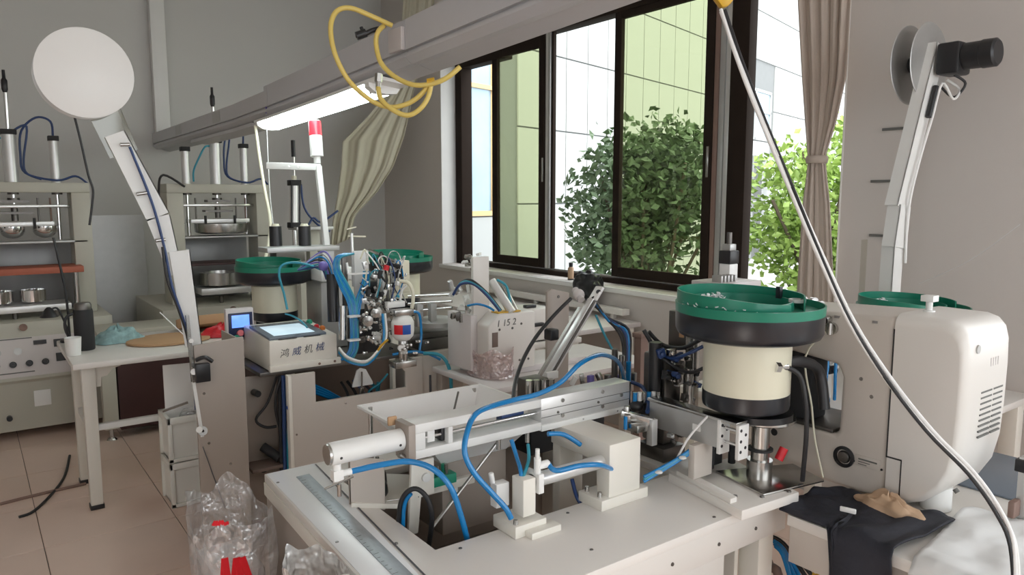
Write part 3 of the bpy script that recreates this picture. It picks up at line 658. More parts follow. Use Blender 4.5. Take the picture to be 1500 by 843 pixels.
tag(crumple('red_bag', 'red', (1.09, 4.12, 0.762), (0.12, 0.09), 0.055, 5.0), 'small red bag behind the taupe cabinet panel', 'bag')
lmp = thing('desk_lamp', 'small black gooseneck lamp beside the flask', 'lamp', (0.36, 4.42, 0.76))
cy('base', (0.40, 4.40, 0.761), (0.40, 4.40, 0.775), 0.045, 'black', lmp)
hose('neck', [(0.40, 4.40, 0.77), (0.398, 4.40, 0.98), (0.385, 4.40, 1.12), (0.36, 4.4, 1.30)], 0.006, 'black', lmp)
hose('arm', [(0.40, 4.40, 0.80), (0.36, 4.40, 0.93), (0.33, 4.39, 0.94)], 0.005, 'black', lmp)
MB().lathe([(0.008, 0.05), (0.018, 0.04), (0.042, 0.0), (0.038, 0.0), (0.01, 0.03)], (0.315, 4.38, 0.90), 20).build('shade', 'black', lmp)
cab = thing('storage_cabinet', 'dark maroon cabinet on a cream leg under the table', 'cabinet', (0.95, 5.2, 0))
bx('body', (0.70, 5.06, 0.06), (1.12, 5.36, 0.66), 'maroon', cab, 0.003)
bx('post', (0.61, 5.05, 0.075), (0.69, 5.13, 0.68), 'press', cab, 0.003)
bx('top', (0.60, 5.04, 0.66), (1.13, 5.37, 0.69), 'press', cab, 0.003)
MB().cyl((0.65, 5.09, 0.0), (0.65, 5.09, 0.012), 0.03, 0.022).cyl((0.65, 5.09, 0.012), (0.65, 5.09, 0.08), 0.012).build('foot', 'steel', cab)
for x in (0.75, 1.07): cy('foot', (x, 5.3, 0), (x, 5.3, 0.062), 0.02, 'steel', cab)
tag(hose('floor_cable', [(0.045, 4.298, 0.006), (0.218, 4.328, 0.006), (0.420, 4.348, 0.006)], 0.008, 'rust', None), 'straight dark cable along the tiles to the table leg', 'cable')
tag(hose('floor_cable', [(0.111, 4.064, 0.006), (0.174, 4.104, 0.006), (0.270, 4.312, 0.006), (0.344, 4.548, 0.006), (0.401, 4.892, 0.006)], 0.007, 'rubber', None), 'curved black cable end lying on the tiles', 'cable')

ss = thing('steel_sheet', 'polished steel sheet leaning on the wall between the presses', 'sheet', (1.0, 6.7, 0))
MB().prism([(6.62, 0.0), (6.625, 0.0), (6.745, 1.36), (6.74, 1.36)], 'x', 0.74, 1.19).build('sheet', 'alud', ss)
# crates
def crate(z, label):
    t = thing('crate', label, 'crate', (0.88, 3.85, z), 'white crates stacked by the table')
    x0, x1, y0, y1, h = 0.715, 1.05, 3.745, 3.958, 0.222
    mb = MB()
    mb.box((x0 + 0.012, y0 + 0.012, z + 0.001), (x1 - 0.012, y1 - 0.012, z + 0.008))
    for lo, hi in (((x0 + 0.012, y0 + 0.012, z), (x1 - 0.012, y0 + 0.016, z + h)), ((x0 + 0.012, y1 - 0.016, z), (x1 - 0.012, y1 - 0.012, z + h)), ((x0 + 0.012, y0 + 0.012, z), (x0 + 0.016, y1 - 0.012, z + h)), ((x1 - 0.016, y0 + 0.012, z), (x1 - 0.012, y1 - 0.012, z + h))): mb.box(lo, hi)
    mb.build('body', 'crate', t)
    rim = MB()
    for zz in (z + h - 0.03, ):
        for lo, hi in (((x0, y0, zz), (x1, y0 + 0.014, z + h)), ((x0, y1 - 0.014, zz), (x1, y1, z + h)), ((x0, y0, zz), (x0 + 0.014, y1, z + h)), ((x1 - 0.014, y0, zz), (x1, y1, z + h))): rim.box(lo, hi)
    rim.build('rim', 'crate', t, 0.002)
    for x, y in ((x0, y0), (x1 - 0.02, y0), (x0, y1 - 0.02), (x1 - 0.02, y1 - 0.02)): bx('corner_rib', (x, y, z), (x + 0.02, y + 0.02, z + h - 0.03), 'crate', t)
    bx('base_rib', (x0, y0, z + 0.002), (x1, y0 + 0.01, z + 0.02), 'crate', t)
    return t
crate(0.0, 'white plastic crate standing on the floor tiles')
crate(0.226, 'white plastic crate stacked on another, holding foam board')
fb = MB().obox((0.815, 3.875, 0.47), (0.16, 0.012, 0.42), rx=-0.10, rz=-0.15).build('foam_board', 'white', None, 0.002)
tag(fb, 'white foam board standing in the upper crate', 'board')
fb = MB().grid(lambda s, t: Vector((0.74 + s * 0.27, 3.77 + t * 0.09, 0.40 + 0.05 * mnoise.noise(Vector((s * 6, t * 6, 1))) + 0.06 * math.sin(3.1 * s) * math.sin(3.1 * t))), 20, 20).build('plastic_wrap', 'film', None)
tag(fb, 'clear plastic wrap bunched in the upper crate', 'plastic')

# ------------------------------------------------------------------ reel stands (thread and ribbon reels on bent sheet steel arms)
def reel(t, c, r, gap, wm, sgn):
    c = Vector(c)
    for k in (0, 1):
        y = c.y + sgn * gap * k
        MB().lathe([(0.0005 if k == 0 else 0.006, 0), (r - 0.003, 0), (r, 0.0015), (r, 0.003), (r - 0.003, 0.0045), (0.0005 if k == 0 else 0.006, 0.0045)], (c.x, y, c.z), 56, 'y').build('reel_disc', wm if k == 0 else ('alud' if wm == 'white' else 'paint'), t, smooth=30)
    cy('reel_hub', (c.x, c.y + 0.006, c.z), (c.x, c.y + sgn * gap, c.z), 0.03, 'black', t)
def arm_plate(t, pts, w, th, m='paint', name='arm'):
    # flat strip in the XZ plane with a folded flange, following pts
    mb = MB(); P = [Vector(p) for p in pts]
    for i in range(len(P) - 1):
        d = (P[i + 1] - P[i]).normalized(); n = Vector((d.z, 0, -d.x)).normalized()
        a, b = P[i], P[i + 1]
        for q0, q1, dy in ((-w[i] / 2, w[i] / 2, 0), ):
            w0, w1 = w[i], w[i + 1]
            vs = [a - n * w0 / 2, a + n * w0 / 2, b + n * w1 / 2, b - n * w1 / 2]
            vs = vs + [v + Vector((0, th, 0)) for v in vs]
            mb.add(vs, [(0, 1, 2, 3), (7, 6, 5, 4), (0, 4, 5, 1), (1, 5, 6, 2), (2, 6, 7, 3), (3, 7, 4, 0)])
            f0 = a + n * w0 / 2; f1 = b + n * w1 / 2
            vs = [f0, f1, f1 + Vector((0, 0.05, 0)), f0 + Vector((0, 0.05, 0))]; vs = vs + [v - n * 0.003 for v in vs]
            mb.add(vs, [(0, 1, 2, 3), (7, 6, 5, 4), (0, 4, 5, 1), (1, 5, 6, 2), (2, 6, 7, 3), (3, 7, 4, 0)])
    return mb.build(name, m, t)
rl = thing('reel_stand', 'white reel on a bent arm clamped to the taupe cabinet', 'reel stand', (0.693, 3.030, 0.931))
reel(rl, (0.374, 2.980, 1.927), 0.152, 0.07, 'white', 1)
arm_plate(rl, [(0.692, 3.040, 0.924), (0.658, 3.040, 1.298)], [0.062, 0.075], 0.004, name='lower_arm')
arm_plate(rl, [(0.644, 3.050, 1.208), (0.592, 3.050, 1.429), (0.463, 3.050, 1.731)], [0.05, 0.085, 0.07], 0.004, name='upper_arm')
arm_plate(rl, [(0.491, 3.060, 1.659), (0.427, 3.060, 1.835)], [0.10, 0.11], 0.004, 'acryl', name='clear_extension')
cy('reel_axle', (0.375, 2.990, 1.928), (0.393, 3.130, 1.948), 0.012, 'steel', rl)
MB().bar((0.433, 3.080, 1.818), (0.386, 3.080, 1.941), 0.05, 0.006, (0, 1, 0)).build('axle_bracket', 'acryl', rl)
for p0, p1 in (((0.476, 3.035, 1.691), (0.507, 3.035, 1.693)), ((0.520, 3.035, 1.513), (0.562, 3.035, 1.520)), ((0.575, 3.035, 1.340), (0.609, 3.035, 1.344))): cy('clamp_pin', p0, p1, 0.007, 'steel', rl)
hose('cord', [(0.506, 3.030, 1.685), (0.568, 3.030, 1.488), (0.602, 3.030, 1.321), (0.621, 3.020, 1.165), (0.661, 3.020, 1.003), (0.677, 3.020, 0.826), (0.683, 3.020, 0.674)], 0.005, 'navy', rl)
hose('cord', [(0.595, 3.020, 1.317), (0.605, 3.020, 1.192), (0.640, 3.020, 1.072), (0.668, 3.020, 0.949), (0.675, 3.020, 0.785)], 0.005, 'rubber', rl)
hose('cord', [(0.341, 3.100, 1.814), (0.359, 3.100, 1.707), (0.376, 3.100, 1.586), (0.388, 3.100, 1.530), (0.382, 3.100, 1.475), (0.369, 3.100, 1.401)], 0.004, 'rubber', rl)
MB().bar((0.664, 3.000, 1.053), (0.676, 3.000, 0.789), 0.014, 0.012).build('clamp_rail', 'steel', rl)
MB().bar((0.674, 3.000, 0.790), (0.696, 3.000, 0.566), 0.012, 0.012).build('clamp_rail', 'paint', rl)
MB().bar((0.569, 3.000, 1.073), (0.646, 3.000, 0.981), 0.01, 0.003).build('guide_tongue', 'alu', rl)
MB().bar((0.558, 3.000, 0.692), (0.650, 3.000, 0.712), 0.008, 0.008).build('guide_rod', 'steel', rl)
for v in (500, 545, 590): cy('thumb_screw', (0.672, 2.990, 0.953), (0.668, 2.975, 0.956), 0.008, 'white', rl) if v == 500 else cy('thumb_screw', ((0.676, 2.990, 0.832) if v == 545 else (0.685, 2.990, 0.599)), ((0.672, 2.975, 0.835) if v == 545 else (0.681, 2.975, 0.603)), 0.012, 'white', rl)

rr = thing('reel_stand', 'reel with black motor on a bent arm near the bare wall', 'reel stand', (2.946, 1.465, 1.136))
rc = Vector((3.108, 1.442, 2.029))
for k, dy in enumerate((0.0, 0.075)):
    MB().lathe([(0.006, 0), (0.152, 0), (0.155, 0.002), (0.152, 0.0045), (0.006, 0.0045)], (rc.x, rc.y + dy, rc.z), 56, 'y').build('reel_disc', 'alud', rr, smooth=30)
cy('reel_hub', (rc.x, rc.y, rc.z), (rc.x, rc.y + 0.075, rc.z), 0.03, 'black', rr)
MB().box((rc.x - 0.055, rc.y - 0.13, rc.z - 0.06), (rc.x + 0.055, rc.y - 0.045, rc.z + 0.06)).build('gearbox', 'black', rr, 0.012)
MB().lathe([(0.0005, 0), (0.050, 0), (0.050, -0.06), (0.053, -0.062), (0.052, -0.105), (0.044, -0.112), (0.0005, -0.112)], (rc.x, rc.y - 0.13, rc.z + 0.005), 28, 'y').build('motor', 'black', rr, smooth=40)
cy('axle', (rc.x, rc.y - 0.05, rc.z), (rc.x, rc.y, rc.z), 0.012, 'steel', rr)
def rarm(pts, w, name, m='paint', y=0):
    return arm_plate(rr, [Vector(p) for p in pts], w, 0.005, m, name)
ya = rc.y - 0.035
e1 = Vector((rc.x - 0.165, ya, 1.45)); e0 = Vector((rc.x - 0.185, ya, 1.05))
rarm([(rc.x + 0.01, ya, rc.z + 0.06), (rc.x - 0.222, ya, 1.46)], [0.075, 0.075], 'upper_arm')
rarm([(rc.x - 0.205, ya - 0.006, 1.47), (rc.x - 0.225, ya - 0.006, 1.31)], [0.08, 0.095], 'elbow_plate')
rarm([(rc.x - 0.225, ya, 1.34), (rc.x - 0.232, ya, 0.80)], [0.07, 0.07], 'lower_arm')
bx('stand_post', (rc.x - 0.255, ya + 0.006, 0.741), (rc.x - 0.205, ya + 0.05, 1.0), 'paint', rr)
hose('ribbon', [(rc.x + 0.02, rc.y + 0.05, rc.z - 0.03), (rc.x - 0.02, rc.y + 0.06, 1.6), (rc.x - 0.035, rc.y + 0.06, 0.745)], 0.008, 'paper', rr, n=4)
bx('clear_strip', (rc.x - 0.33, rc.y + 0.055, 0.745), (rc.x - 0.29, rc.y + 0.058, 1.34), 'acryl', rr, 0)
hose('cord', [(rc.x + 0.03, ya - 0.02, rc.z - 0.07), (rc.x + 0.05, ya - 0.06, rc.z - 0.11), (rc.x + 0.0, ya - 0.06, rc.z - 0.15), (rc.x - 0.03, ya - 0.03, rc.z - 0.09), (rc.x - 0.07, ya - 0.02, rc.z - 0.22), (rc.x - 0.14, ya - 0.015, 1.64), (rc.x - 0.20, ya - 0.015, 1.46), (rc.x - 0.19, ya - 0.01, 1.25)], 0.005, 'white', rr)
hose('cord', [(rc.x, ya - 0.06, rc.z - 0.06), (rc.x + 0.05, ya - 0.08, rc.z - 0.09), (rc.x + 0.03, ya - 0.05, rc.z - 0.14), (rc.x - 0.02, ya - 0.02, rc.z - 0.10)], 0.005, 'rubber', rr)
MB().tube([(rc.x - 0.04, ya - 0.012, rc.z - 0.10), (rc.x - 0.085, ya - 0.012, rc.z - 0.22)], 0.011, 8).build('connector', 'black', rr)
for k, (p, w) in enumerate((((3.392, 1.765, 1.808), 0.10), ((3.392, 1.805, 1.576), 0.09), ((3.392, 1.797, 1.327), 0.07))):
    p = Vector(p)
    o = MB().box((p.x, p.y - 0.13, p.z - 0.006), (p.x + 0.006, p.y, p.z + 0.006)).build('metal_strip', 'greyink', None)
    tag(o, ['dark metal strip fixed to the wall behind the reel discs', 'dark metal strip fixed to the wall beside the reel arm', 'short dark metal strip on the wall beside the reel elbow'][k], 'strip', 'dark strips on the wall behind the reel')
th = hose('thread', [(3.300, 1.516, 1.132), (3.200, 1.283, 1.253), (3.100, 1.083, 1.404)], 0.0012, 'paper', None, n=4)
tag(th, 'fine white thread stretched in front of the bare wall', 'thread')

# ------------------------------------------------------------------ nearest machine: workbench
wb1 = thing('sewing_workbench', 'white topped machine bench with inset steel ruler and square cutout', 'workbench', (1.1, 1.5, 0))
TZ = 0.76
def ring(outer, inner, z0, z1):
    mb = MB(); n = len(outer)
    vs = [(x, y, z1) for x, y in outer] + [(x, y, z1) for x, y in inner] + [(x, y, z0) for x, y in outer] + [(x, y, z0) for x, y in inner]
    fs = []
    for i in range(n):
        j = (i + 1) % n
        fs += [(i, j, n + j, n + i), (2 * n + j, 2 * n + i, 3 * n + i, 3 * n + j), (j, i, 2 * n + i, 2 * n + j), (n + i, n + j, 3 * n + j, 3 * n + i)]
    return mb.add(vs, fs)
ring([(0.562, 1.03), (1.625, 1.03), (1.625, 1.945), (0.604, 1.945)], [(0.755, 1.297), (1.505, 1.297), (1.505, 1.78), (0.755, 1.78)], TZ - 0.022, TZ).build('tabletop', 'bench', wb1, 0.002)
def slab(name, q, z0, z1, m, parent, bev=0.0008):
    return MB().add([(x, y, z0) for x, y in q] + [(x, y, z1) for x, y in q], [(3, 2, 1, 0), (4, 5, 6, 7), (0, 1, 5, 4), (1, 2, 6, 5), (2, 3, 7, 6), (3, 0, 4, 7)]).build(name, m, parent, bev)
slab('edge_strip', [(0.570, 1.032), (0.655, 1.032), (0.742, 1.94), (0.608, 1.94)], TZ, TZ + 0.0015, 'benchw', wb1)
slab('steel_ruler', [(0.618, 1.04), (0.652, 1.04), (0.700, 1.868), (0.664, 1.868)], TZ + 0.0015, TZ + 0.0032, 'ruler', wb1, 0.0004)
tick = None
rul = wb1.children[-1]
for k in range(42):
    f = k / 41; y = 1.06 + f * 0.79; x = 0.6185 + (y - 1.04) * 0.0556
    L = 0.012 if k % 5 == 0 else 0.007
    slab('tick', [(x + 0.0015, y), (x + 0.0015 + L, y), (x + 0.0015 + L, y + 0.0012), (x + 0.0015, y + 0.0012)], TZ + 0.0031, TZ + 0.0035, 'greyink', rul, 0)
slab('dark_gap', [(0.664, 1.032), (0.668, 1.032), (0.744, 1.93), (0.740, 1.93)], TZ + 0.0016, TZ + 0.0022, 'troughd', wb1, 0)
MB().add([(0.566, 1.034, 0.10), (0.606, 1.94, 0.10), (0.606, 1.94, 0.738), (0.566, 1.034, 0.738), (0.586, 1.034, 0.10), (0.626, 1.94, 0.10), (0.626, 1.94, 0.738), (0.586, 1.034, 0.738)],
    [(0, 1, 2, 3), (7, 6, 5, 4), (0, 4, 5, 1), (1, 5, 6, 2), (2, 6, 7, 3), (3, 7, 4, 0)]).build('side_panel', 'taupe', wb1, 0.002)
MB().add([(0.560, 1.034, 0.705), (0.600, 1.94, 0.705), (0.600, 1.94, 0.74), (0.560, 1.034, 0.74), (0.566, 1.034, 0.705), (0.606, 1.94, 0.705), (0.606, 1.94, 0.74), (0.566, 1.034, 0.74)],
    [(0, 1, 2, 3), (7, 6, 5, 4), (0, 4, 5, 1), (1, 5, 6, 2), (2, 6, 7, 3), (3, 7, 4, 0)]).build('side_rail', 'cream', wb1, 0.001)
bx('front_apron', (0.57, 1.034, 0.665), (1.625, 1.054, 0.738), 'headw', wb1, 0.002)
bx('front_panel', (0.57, 1.036, 0.10), (1.385, 1.052, 0.665), 'headw', wb1, 0.002)
bx('back_panel', (0.62, 1.90, 0.12), (1.60, 1.92, 0.738), 'taupe', wb1, 0.002)
bx('shelf', (0.60, 1.06, 0.40), (1.38, 1.90, 0.42), 'taupe', wb1, 0.002)
bx('inner_divider', (0.72, 1.12, 0.42), (0.735, 1.88, 0.735), 'taupe', wb1, 0.002)
bx('inner_panel', (1.512, 1.10, 0.42), (1.527, 1.88, 0.735), 'cream', wb1, 0.002)
for x, y in ((0.62, 1.08), (1.57, 1.08), (0.64, 1.88), (1.57, 1.88)): bx('leg', (x - 0.03, y - 0.03, 0.0), (x + 0.03, y + 0.03, 0.738), 'cream', wb1, 0.003)
screws(wb1, [(0.70, 1.37, TZ + .001), (0.735, 1.66, TZ), (0.80, 1.27, TZ), (1.02, 1.10, TZ), (1.10, 1.27, TZ), (1.36, 1.05, TZ), (1.50, 1.28, TZ), (0.612, 1.86, TZ + .001), (0.60, 1.45, TZ + .001), (1.03, 1.285, TZ)], (0, 0, 1), 0.0045, 0.0015, 'steeld')
screws(wb1, [(0.66, 1.034, 0.70), (1.20, 1.034, 0.70), (1.36, 1.034, 0.70), (1.50, 1.034, 0.70)], (0, -1, 0), 0.005, 0.002, 'steeld')

# ------------------------------------------------------------------ linear feed unit across the bench
lf = thing('linear_feeder', 'aluminium linear feed rail with air cylinder bridging the bench cutout', 'feeder', (1.1, 1.35, TZ))
Y0, Y1 = 1.415, 1.472
mb = MB()
for lo, hi in (((0.775, Y0, 0.977), (1.135, Y1, 0.998)), ((0.775, Y0, 0.918), (1.135, Y1, 0.938)), ((0.775, Y0, 0.938), (0.802, Y1, 0.977)), ((0.862, Y0, 0.938), (0.874, Y1, 0.977))): mb.box(lo, hi)
mb.build('rail_frame', 'paint', lf, 0.0015)
rb = bx('rail_block', (1.135, Y0 + 0.001, 0.930), (1.447, Y1, 0.998), 'alu', lf, 0.0015)
bx('rail_foot', (1.135, Y0 - 0.002, 0.914), (1.447, Y1, 0.930), 'paint', lf, 0.0015)
bx('rail_end', (1.447, Y0 + 0.004, 0.92), (1.456, Y1, 0.995), 'steel', lf)
for z in (0.948, 0.968): bx('groove', (1.136, Y0, z), (1.446, Y0 + 0.0012, z + 0.0015), 'greyink', rb, 0)
screws(rb, [(1.205, Y0 + .001, 0.984), (1.205, Y0 + .001, 0.944), (1.345, Y0 + .001, 0.984), (1.345, Y0 + .001, 0.944), (1.415, Y0 + .001, 0.964)], (0, -1, 0), 0.006, 0.003, 'steel')
screws(rb, [(1.275, Y0, 0.922), (1.40, Y0, 0.922), (1.19, Y0, 0.955), (1.33, Y0, 0.958)], (0, -1, 0), 0.0035, 0.002, 'steeld')
for z, y in ((0.958, 1.435), (0.950, 1.455)): cy('guide_rod', (0.802, y, z), (1.135, y, z), 0.0045, 'chrome', lf)
bx('slide_carriage', (0.815, 1.43, 0.945), (0.835, 1.462, 0.972), 'white', lf, 0.002)
bx('slide_stop', (0.852, 1.43, 0.942), (0.861, 1.462, 0.974), 'black', lf, 0.001)
bx('cable_shoe', (1.03, 1.44, 0.950), (1.10, 1.465, 0.976), 'navy', lf, 0.003)
bx('end_plate', (0.757, Y0 - 0.004, 0.915), (0.775, Y1 + 0.004, 1.0), 'taupe', lf)
tc = MB().lathe([(0.0005, 0.586), (0.024, 0.586), (0.0245, 0.592), (0.0245, 0.755), (0.0005, 0.757)], (0, 1.445, 0.962), 28, 'x').build('air_cylinder', 'paint', lf, smooth=50)
cy('end_cap', (0.580, 1.445, 0.962), (0.588, 1.445, 0.962), 0.022, 'steel', tc)
screws(tc, [(0.603, 1.4215, 0.957), (0.742, 1.4215, 0.957)], (0, -1, 0), 0.0035, 0.001, 'black')
MB().cyl((0.60, 1.44, 0.94), (0.60, 1.44, 0.898), 0.009, n=12).box((0.589, 1.43, 0.905), (0.611, 1.45, 0.927)).cyl((0.61, 1.44, 0.916), (0.632, 1.44, 0.916), 0.0075, n=12).build('elbow_fitting', 'white', lf)
MB().cyl((0.568, 1.43, 0.895), (0.632, 1.43, 0.908), 0.0025, n=6).cyl((0.60, 1.43, 0.898), (0.60, 1.43, 0.872), 0.005, n=8).build('speed_screw', 'steel', lf)
MB().tube([(0.757, 1.44, 0.93), (0.758, 1.44, 0.915), (0.765, 1.44, 0.905)], 0.004).cyl((0.742, 1.43, 0.932), (0.775, 1.43, 0.914), 0.006).build('flow_valve', 'steel', lf)
bx('copper_tab', (0.742, 1.478, 0.985), (0.765, 1.486, 1.006), 'card', lf, 0.003)
# bridge arm carrying the rail
MB().prism([(1.232, 0.785), (1.275, 0.785), (1.278, 0.84), (1.29, 0.858), (1.31, 0.864), (1.452, 0.864), (1.452, 0.916), (1.232, 0.916)], 'x', 1.197, 1.302).build('bridge_arm', 'cream', lf, 0.0025)
bx('bridge_foot', (1.168, 1.226, TZ), (1.325, 1.31, 0.786), 'cream', lf, 0.002)
bx('rear_leg', (1.21, 1.43, 0.60), (1.29, 1.46, 0.864), 'cream', lf, 0.002)
screws(lf, [(1.183, 1.25, 0.786), (1.312, 1.25, 0.786), (1.183, 1.295, 0.786)], (0, 0, 1), 0.006, 0.012, 'steel', 'bolt')
# cross cylinder under the bridge
cy('push_cylinder', (0.985, 1.262, 0.868), (1.197, 1.262, 0.868), 0.0165, 'alu', lf, n=28)
bx('cylinder_mount', (0.985, 1.235, 0.845), (1.0, 1.29, 0.89), 'white', lf, 0.002)
bx('post', (0.945, 1.240, 0.80), (0.980, 1.282, 0.885), 'cream', lf, 0.002)
bx('post', (0.972, 1.250, 0.805), (0.986, 1.275, 0.86), 'white', lf, 0.002)
MB().box((0.918, 1.232, TZ), (1.005, 1.318, 0.788)).build('post_base', 'cream', lf, 0.002)
bx('post_step', (0.945, 1.208, TZ), (1.028, 1.245, 0.775), 'cream', lf, 0.0015)
screws(lf, [(0.928, 1.245, 0.788), (0.998, 1.300, 0.788)], (0, 0, 1), 0.006, 0.010, 'steel', 'bolt')
MB().box((0.905, 1.285, 0.815), (0.94, 1.31, 0.87)).cyl((0.905, 1.30, 0.87), (0.90, 1.30, 0.895), 0.006).build('rod_clevis', 'paint', lf, 0.002)
MB().cyl((0.992, 1.25, 0.885), (0.992, 1.25, 0.925), 0.008, n=12).cyl((0.992, 1.25, 0.925), (0.992, 1.25, 0.945), 0.005, n=8).cyl((0.992, 1.25, 0.905), (1.022, 1.25, 0.905), 0.009, n=12).build('elbow_fitting', 'white', lf)
# clamps at the rail's inner end
MB().bar((1.36, 1.36, 0.935), (1.42, 1.30, 0.915), 0.02, 0.02).bar((1.355, 1.33, 0.93), (1.385, 1.37, 0.935), 0.014, 0.014).cyl((1.37, 1.35, 0.92), (1.37, 1.35, 0.955), 0.008).build('swing_clamp', 'steel', lf, 0.001)
bx('clamp_leg', (1.405, 1.29, 0.855), (1.425, 1.31, 0.925), 'alu', lf, 0.001)
bx('clamp_bracket', (1.36, 1.30, 0.895), (1.40, 1.345, 0.915), 'steel', lf, 0.001)
cy('port_hose', (1.352, 1.335, 0.90), (1.352, 1.335, 0.935), 0.005, 'blue', lf)
for i, u in enumerate((0, 1, 2)): MB().cyl((1.02 + i * 0.09, 1.44, 0.918), (1.02 + i * 0.09, 1.44, 0.885), 0.006, n=10).build('nipple', 'steel', lf)
# blue hoses
hose('air_hose', [(0.632, 1.44, 0.916), (0.690, 1.408, 0.928), (0.742, 1.382, 0.931), (0.778, 1.341, 0.918), (0.805, 1.315, 0.879), (0.830, 1.311, 0.804), (0.872, 1.339, 0.694)], 0.0068, 'blue', lf)
hose('air_hose', [(1.593, 1.588, 0.896), (1.586, 1.576, 0.953), (1.519, 1.536, 1.022), (1.392, 1.474, 1.069), (1.266, 1.418, 1.071), (1.203, 1.420, 1.031), (1.132, 1.420, 1.012), (1.059, 1.423, 1.008), (0.972, 1.400, 1.011), (0.902, 1.364, 1.012), (0.852, 1.322, 0.989), (0.835, 1.304, 0.952), (0.848, 1.289, 0.911), (0.881, 1.270, 0.864), (0.905, 1.253, 0.830), (0.917, 1.247, 0.804)], 0.0066, 'blue', lf)
hose('air_hose', [(1.022, 1.25, 0.905), (1.029, 1.228, 0.893), (1.085, 1.212, 0.897), (1.150, 1.212, 0.884), (1.229, 1.248, 0.842)], 0.0062, 'blue', lf)
hose('air_hose', [(0.987, 1.341, 0.942), (0.982, 1.316, 0.913), (0.964, 1.276, 0.896), (0.958, 1.264, 0.873)], 0.005, 'blue', lf)
hose('air_hose', [(1.017, 1.317, 0.931), (0.992, 1.282, 0.909), (0.961, 1.263, 0.882)], 0.004, 'teal', lf)
hose('air_hose', [(1.093, 1.337, 0.937), (1.136, 1.329, 0.929), (1.180, 1.317, 0.898)], 0.006, 'blue', lf)
hose('air_hose', [(1.176, 1.343, 0.803), (1.170, 1.317, 0.767), (1.177, 1.297, 0.745), (1.208, 1.311, 0.748), (1.261, 1.313, 0.768)], 0.005, 'navy', lf)
hose('air_hose', [(1.197, 1.304, 0.730), (1.224, 1.314, 0.755), (1.280, 1.324, 0.767)], 0.006, 'rubber', lf)
for k in range(3): hose('air_hose', [Vector((1.313, 1.230, 0.800)) + Vector((0, 0, 0.006 * k)), Vector((1.387, 1.205, 0.835)) + Vector((0.003 * k, 0, 0.004 * k)), Vector((1.457, 1.183, 0.869)) + Vector((0, 0, 0.005 * k))], 0.0045, 'blue' if k != 1 else 'teal', lf)
for p in ((1.348, 1.213, 0.822), (1.410, 1.191, 0.852)): MB().sphere(p, 0.010, 8, 0.45).build('hose_clip', 'paint', lf)
hose('air_hose', [(0.759, 1.475, 0.714), (0.759, 1.462, 0.798), (0.771, 1.447, 0.834), (0.790, 1.433, 0.840), (0.807, 1.417, 0.816), (0.816, 1.416, 0.767), (0.821, 1.448, 0.670)], 0.006, 'rubber', lf)
hose('air_hose', [(0.768, 1.468, 0.714), (0.767, 1.457, 0.798), (0.777, 1.442, 0.830)], 0.005, 'blue', lf)
MB().cyl((1.071, 1.497, 0.892), (0.823, 1.431, 0.738), 0.004, n=8).build('stay_rod', 'steel', lf)
MB().cyl((1.142, 1.565, 0.860), (1.031, 1.580, 0.832), 0.004, n=8).build('stay_rod', 'steeld', lf)

# left end tray with sensor posts
st = thing('sensor_bracket', 'cream folded sheet bracket with two black pneumatic pots', 'bracket', (0.74, 1.55, TZ))
def uvbox(pts, z0, z1, name, m, parent): return slab(name, pts, z0, z1, m, parent, 0.001)
uvbox([(0.70, 1.60), (0.80, 1.52), (0.93, 1.66), (0.84, 1.74)], TZ, TZ + 0.012, 'base', 'cream', st)
MB().bar((0.705, 1.61, TZ + 0.06), (0.765, 1.55, TZ + 0.06), 0.003, 0.125, (0, 0, 1)).build('side_wall', 'headg', st)
MB().bar((0.705, 1.62, TZ + 0.055), (0.83, 1.745, TZ + 0.055), 0.003, 0.115, (0, 0, 1)).build('side_wall', 'taupe', st)
for p, h in (((0.80, 1.66), 0.055), ((0.775, 1.605), 0.045)):
    MB().lathe([(0.0005, 0), (0.020, 0), (0.024, 0.008), (0.022, h * 0.6), (0.012, h), (0.0005, h)], (p[0], p[1], TZ + 0.012), 18).build('pneumatic_pot', 'black', st)
    cy('stem', (p[0], p[1], TZ + 0.012 + h), (p[0], p[1], TZ + 0.034 + h), 0.005, 'steel', st)
MB().prism([(0.800, 0.70), (0.826, 0.70), (0.836, 0.79), (0.872, 0.79), (0.872, 0.878), (0.812, 0.878)], 'y', 1.50, 1.51).build('upright_plate', 'cream', st, 0.001)
cy('adjuster', (0.848, 1.50, 0.835), (0.848, 1.493, 0.835), 0.011, 'paint', st)
bx('cross_rail', (0.83, 1.545, 0.765), (1.02, 1.575, 0.787), 'cream', st, 0.002)
bx('rail_tab', (0.955, 1.548, 0.738), (0.97, 1.552, 0.765), 'paint', st)
MB().box((0.875, 1.53, 0.787), (0.955, 1.575, 0.812)).cyl((0.895, 1.55, 0.81), (0.895, 1.55, 0.835), 0.008).cyl((0.93, 1.55, 0.81), (0.93, 1.55, 0.835), 0.008).build('valve_block', 'greenb', st, 0.002)
for x in (0.885, 0.905, 0.93): cy('nipple', (x, 1.54, 0.812), (x, 1.54, 0.838), 0.005, 'steel', st)
cy('locking_pin', (0.768, 1.545, TZ + 0.02), (0.83, 1.50, TZ + 0.03), 0.002, 'steel', st)

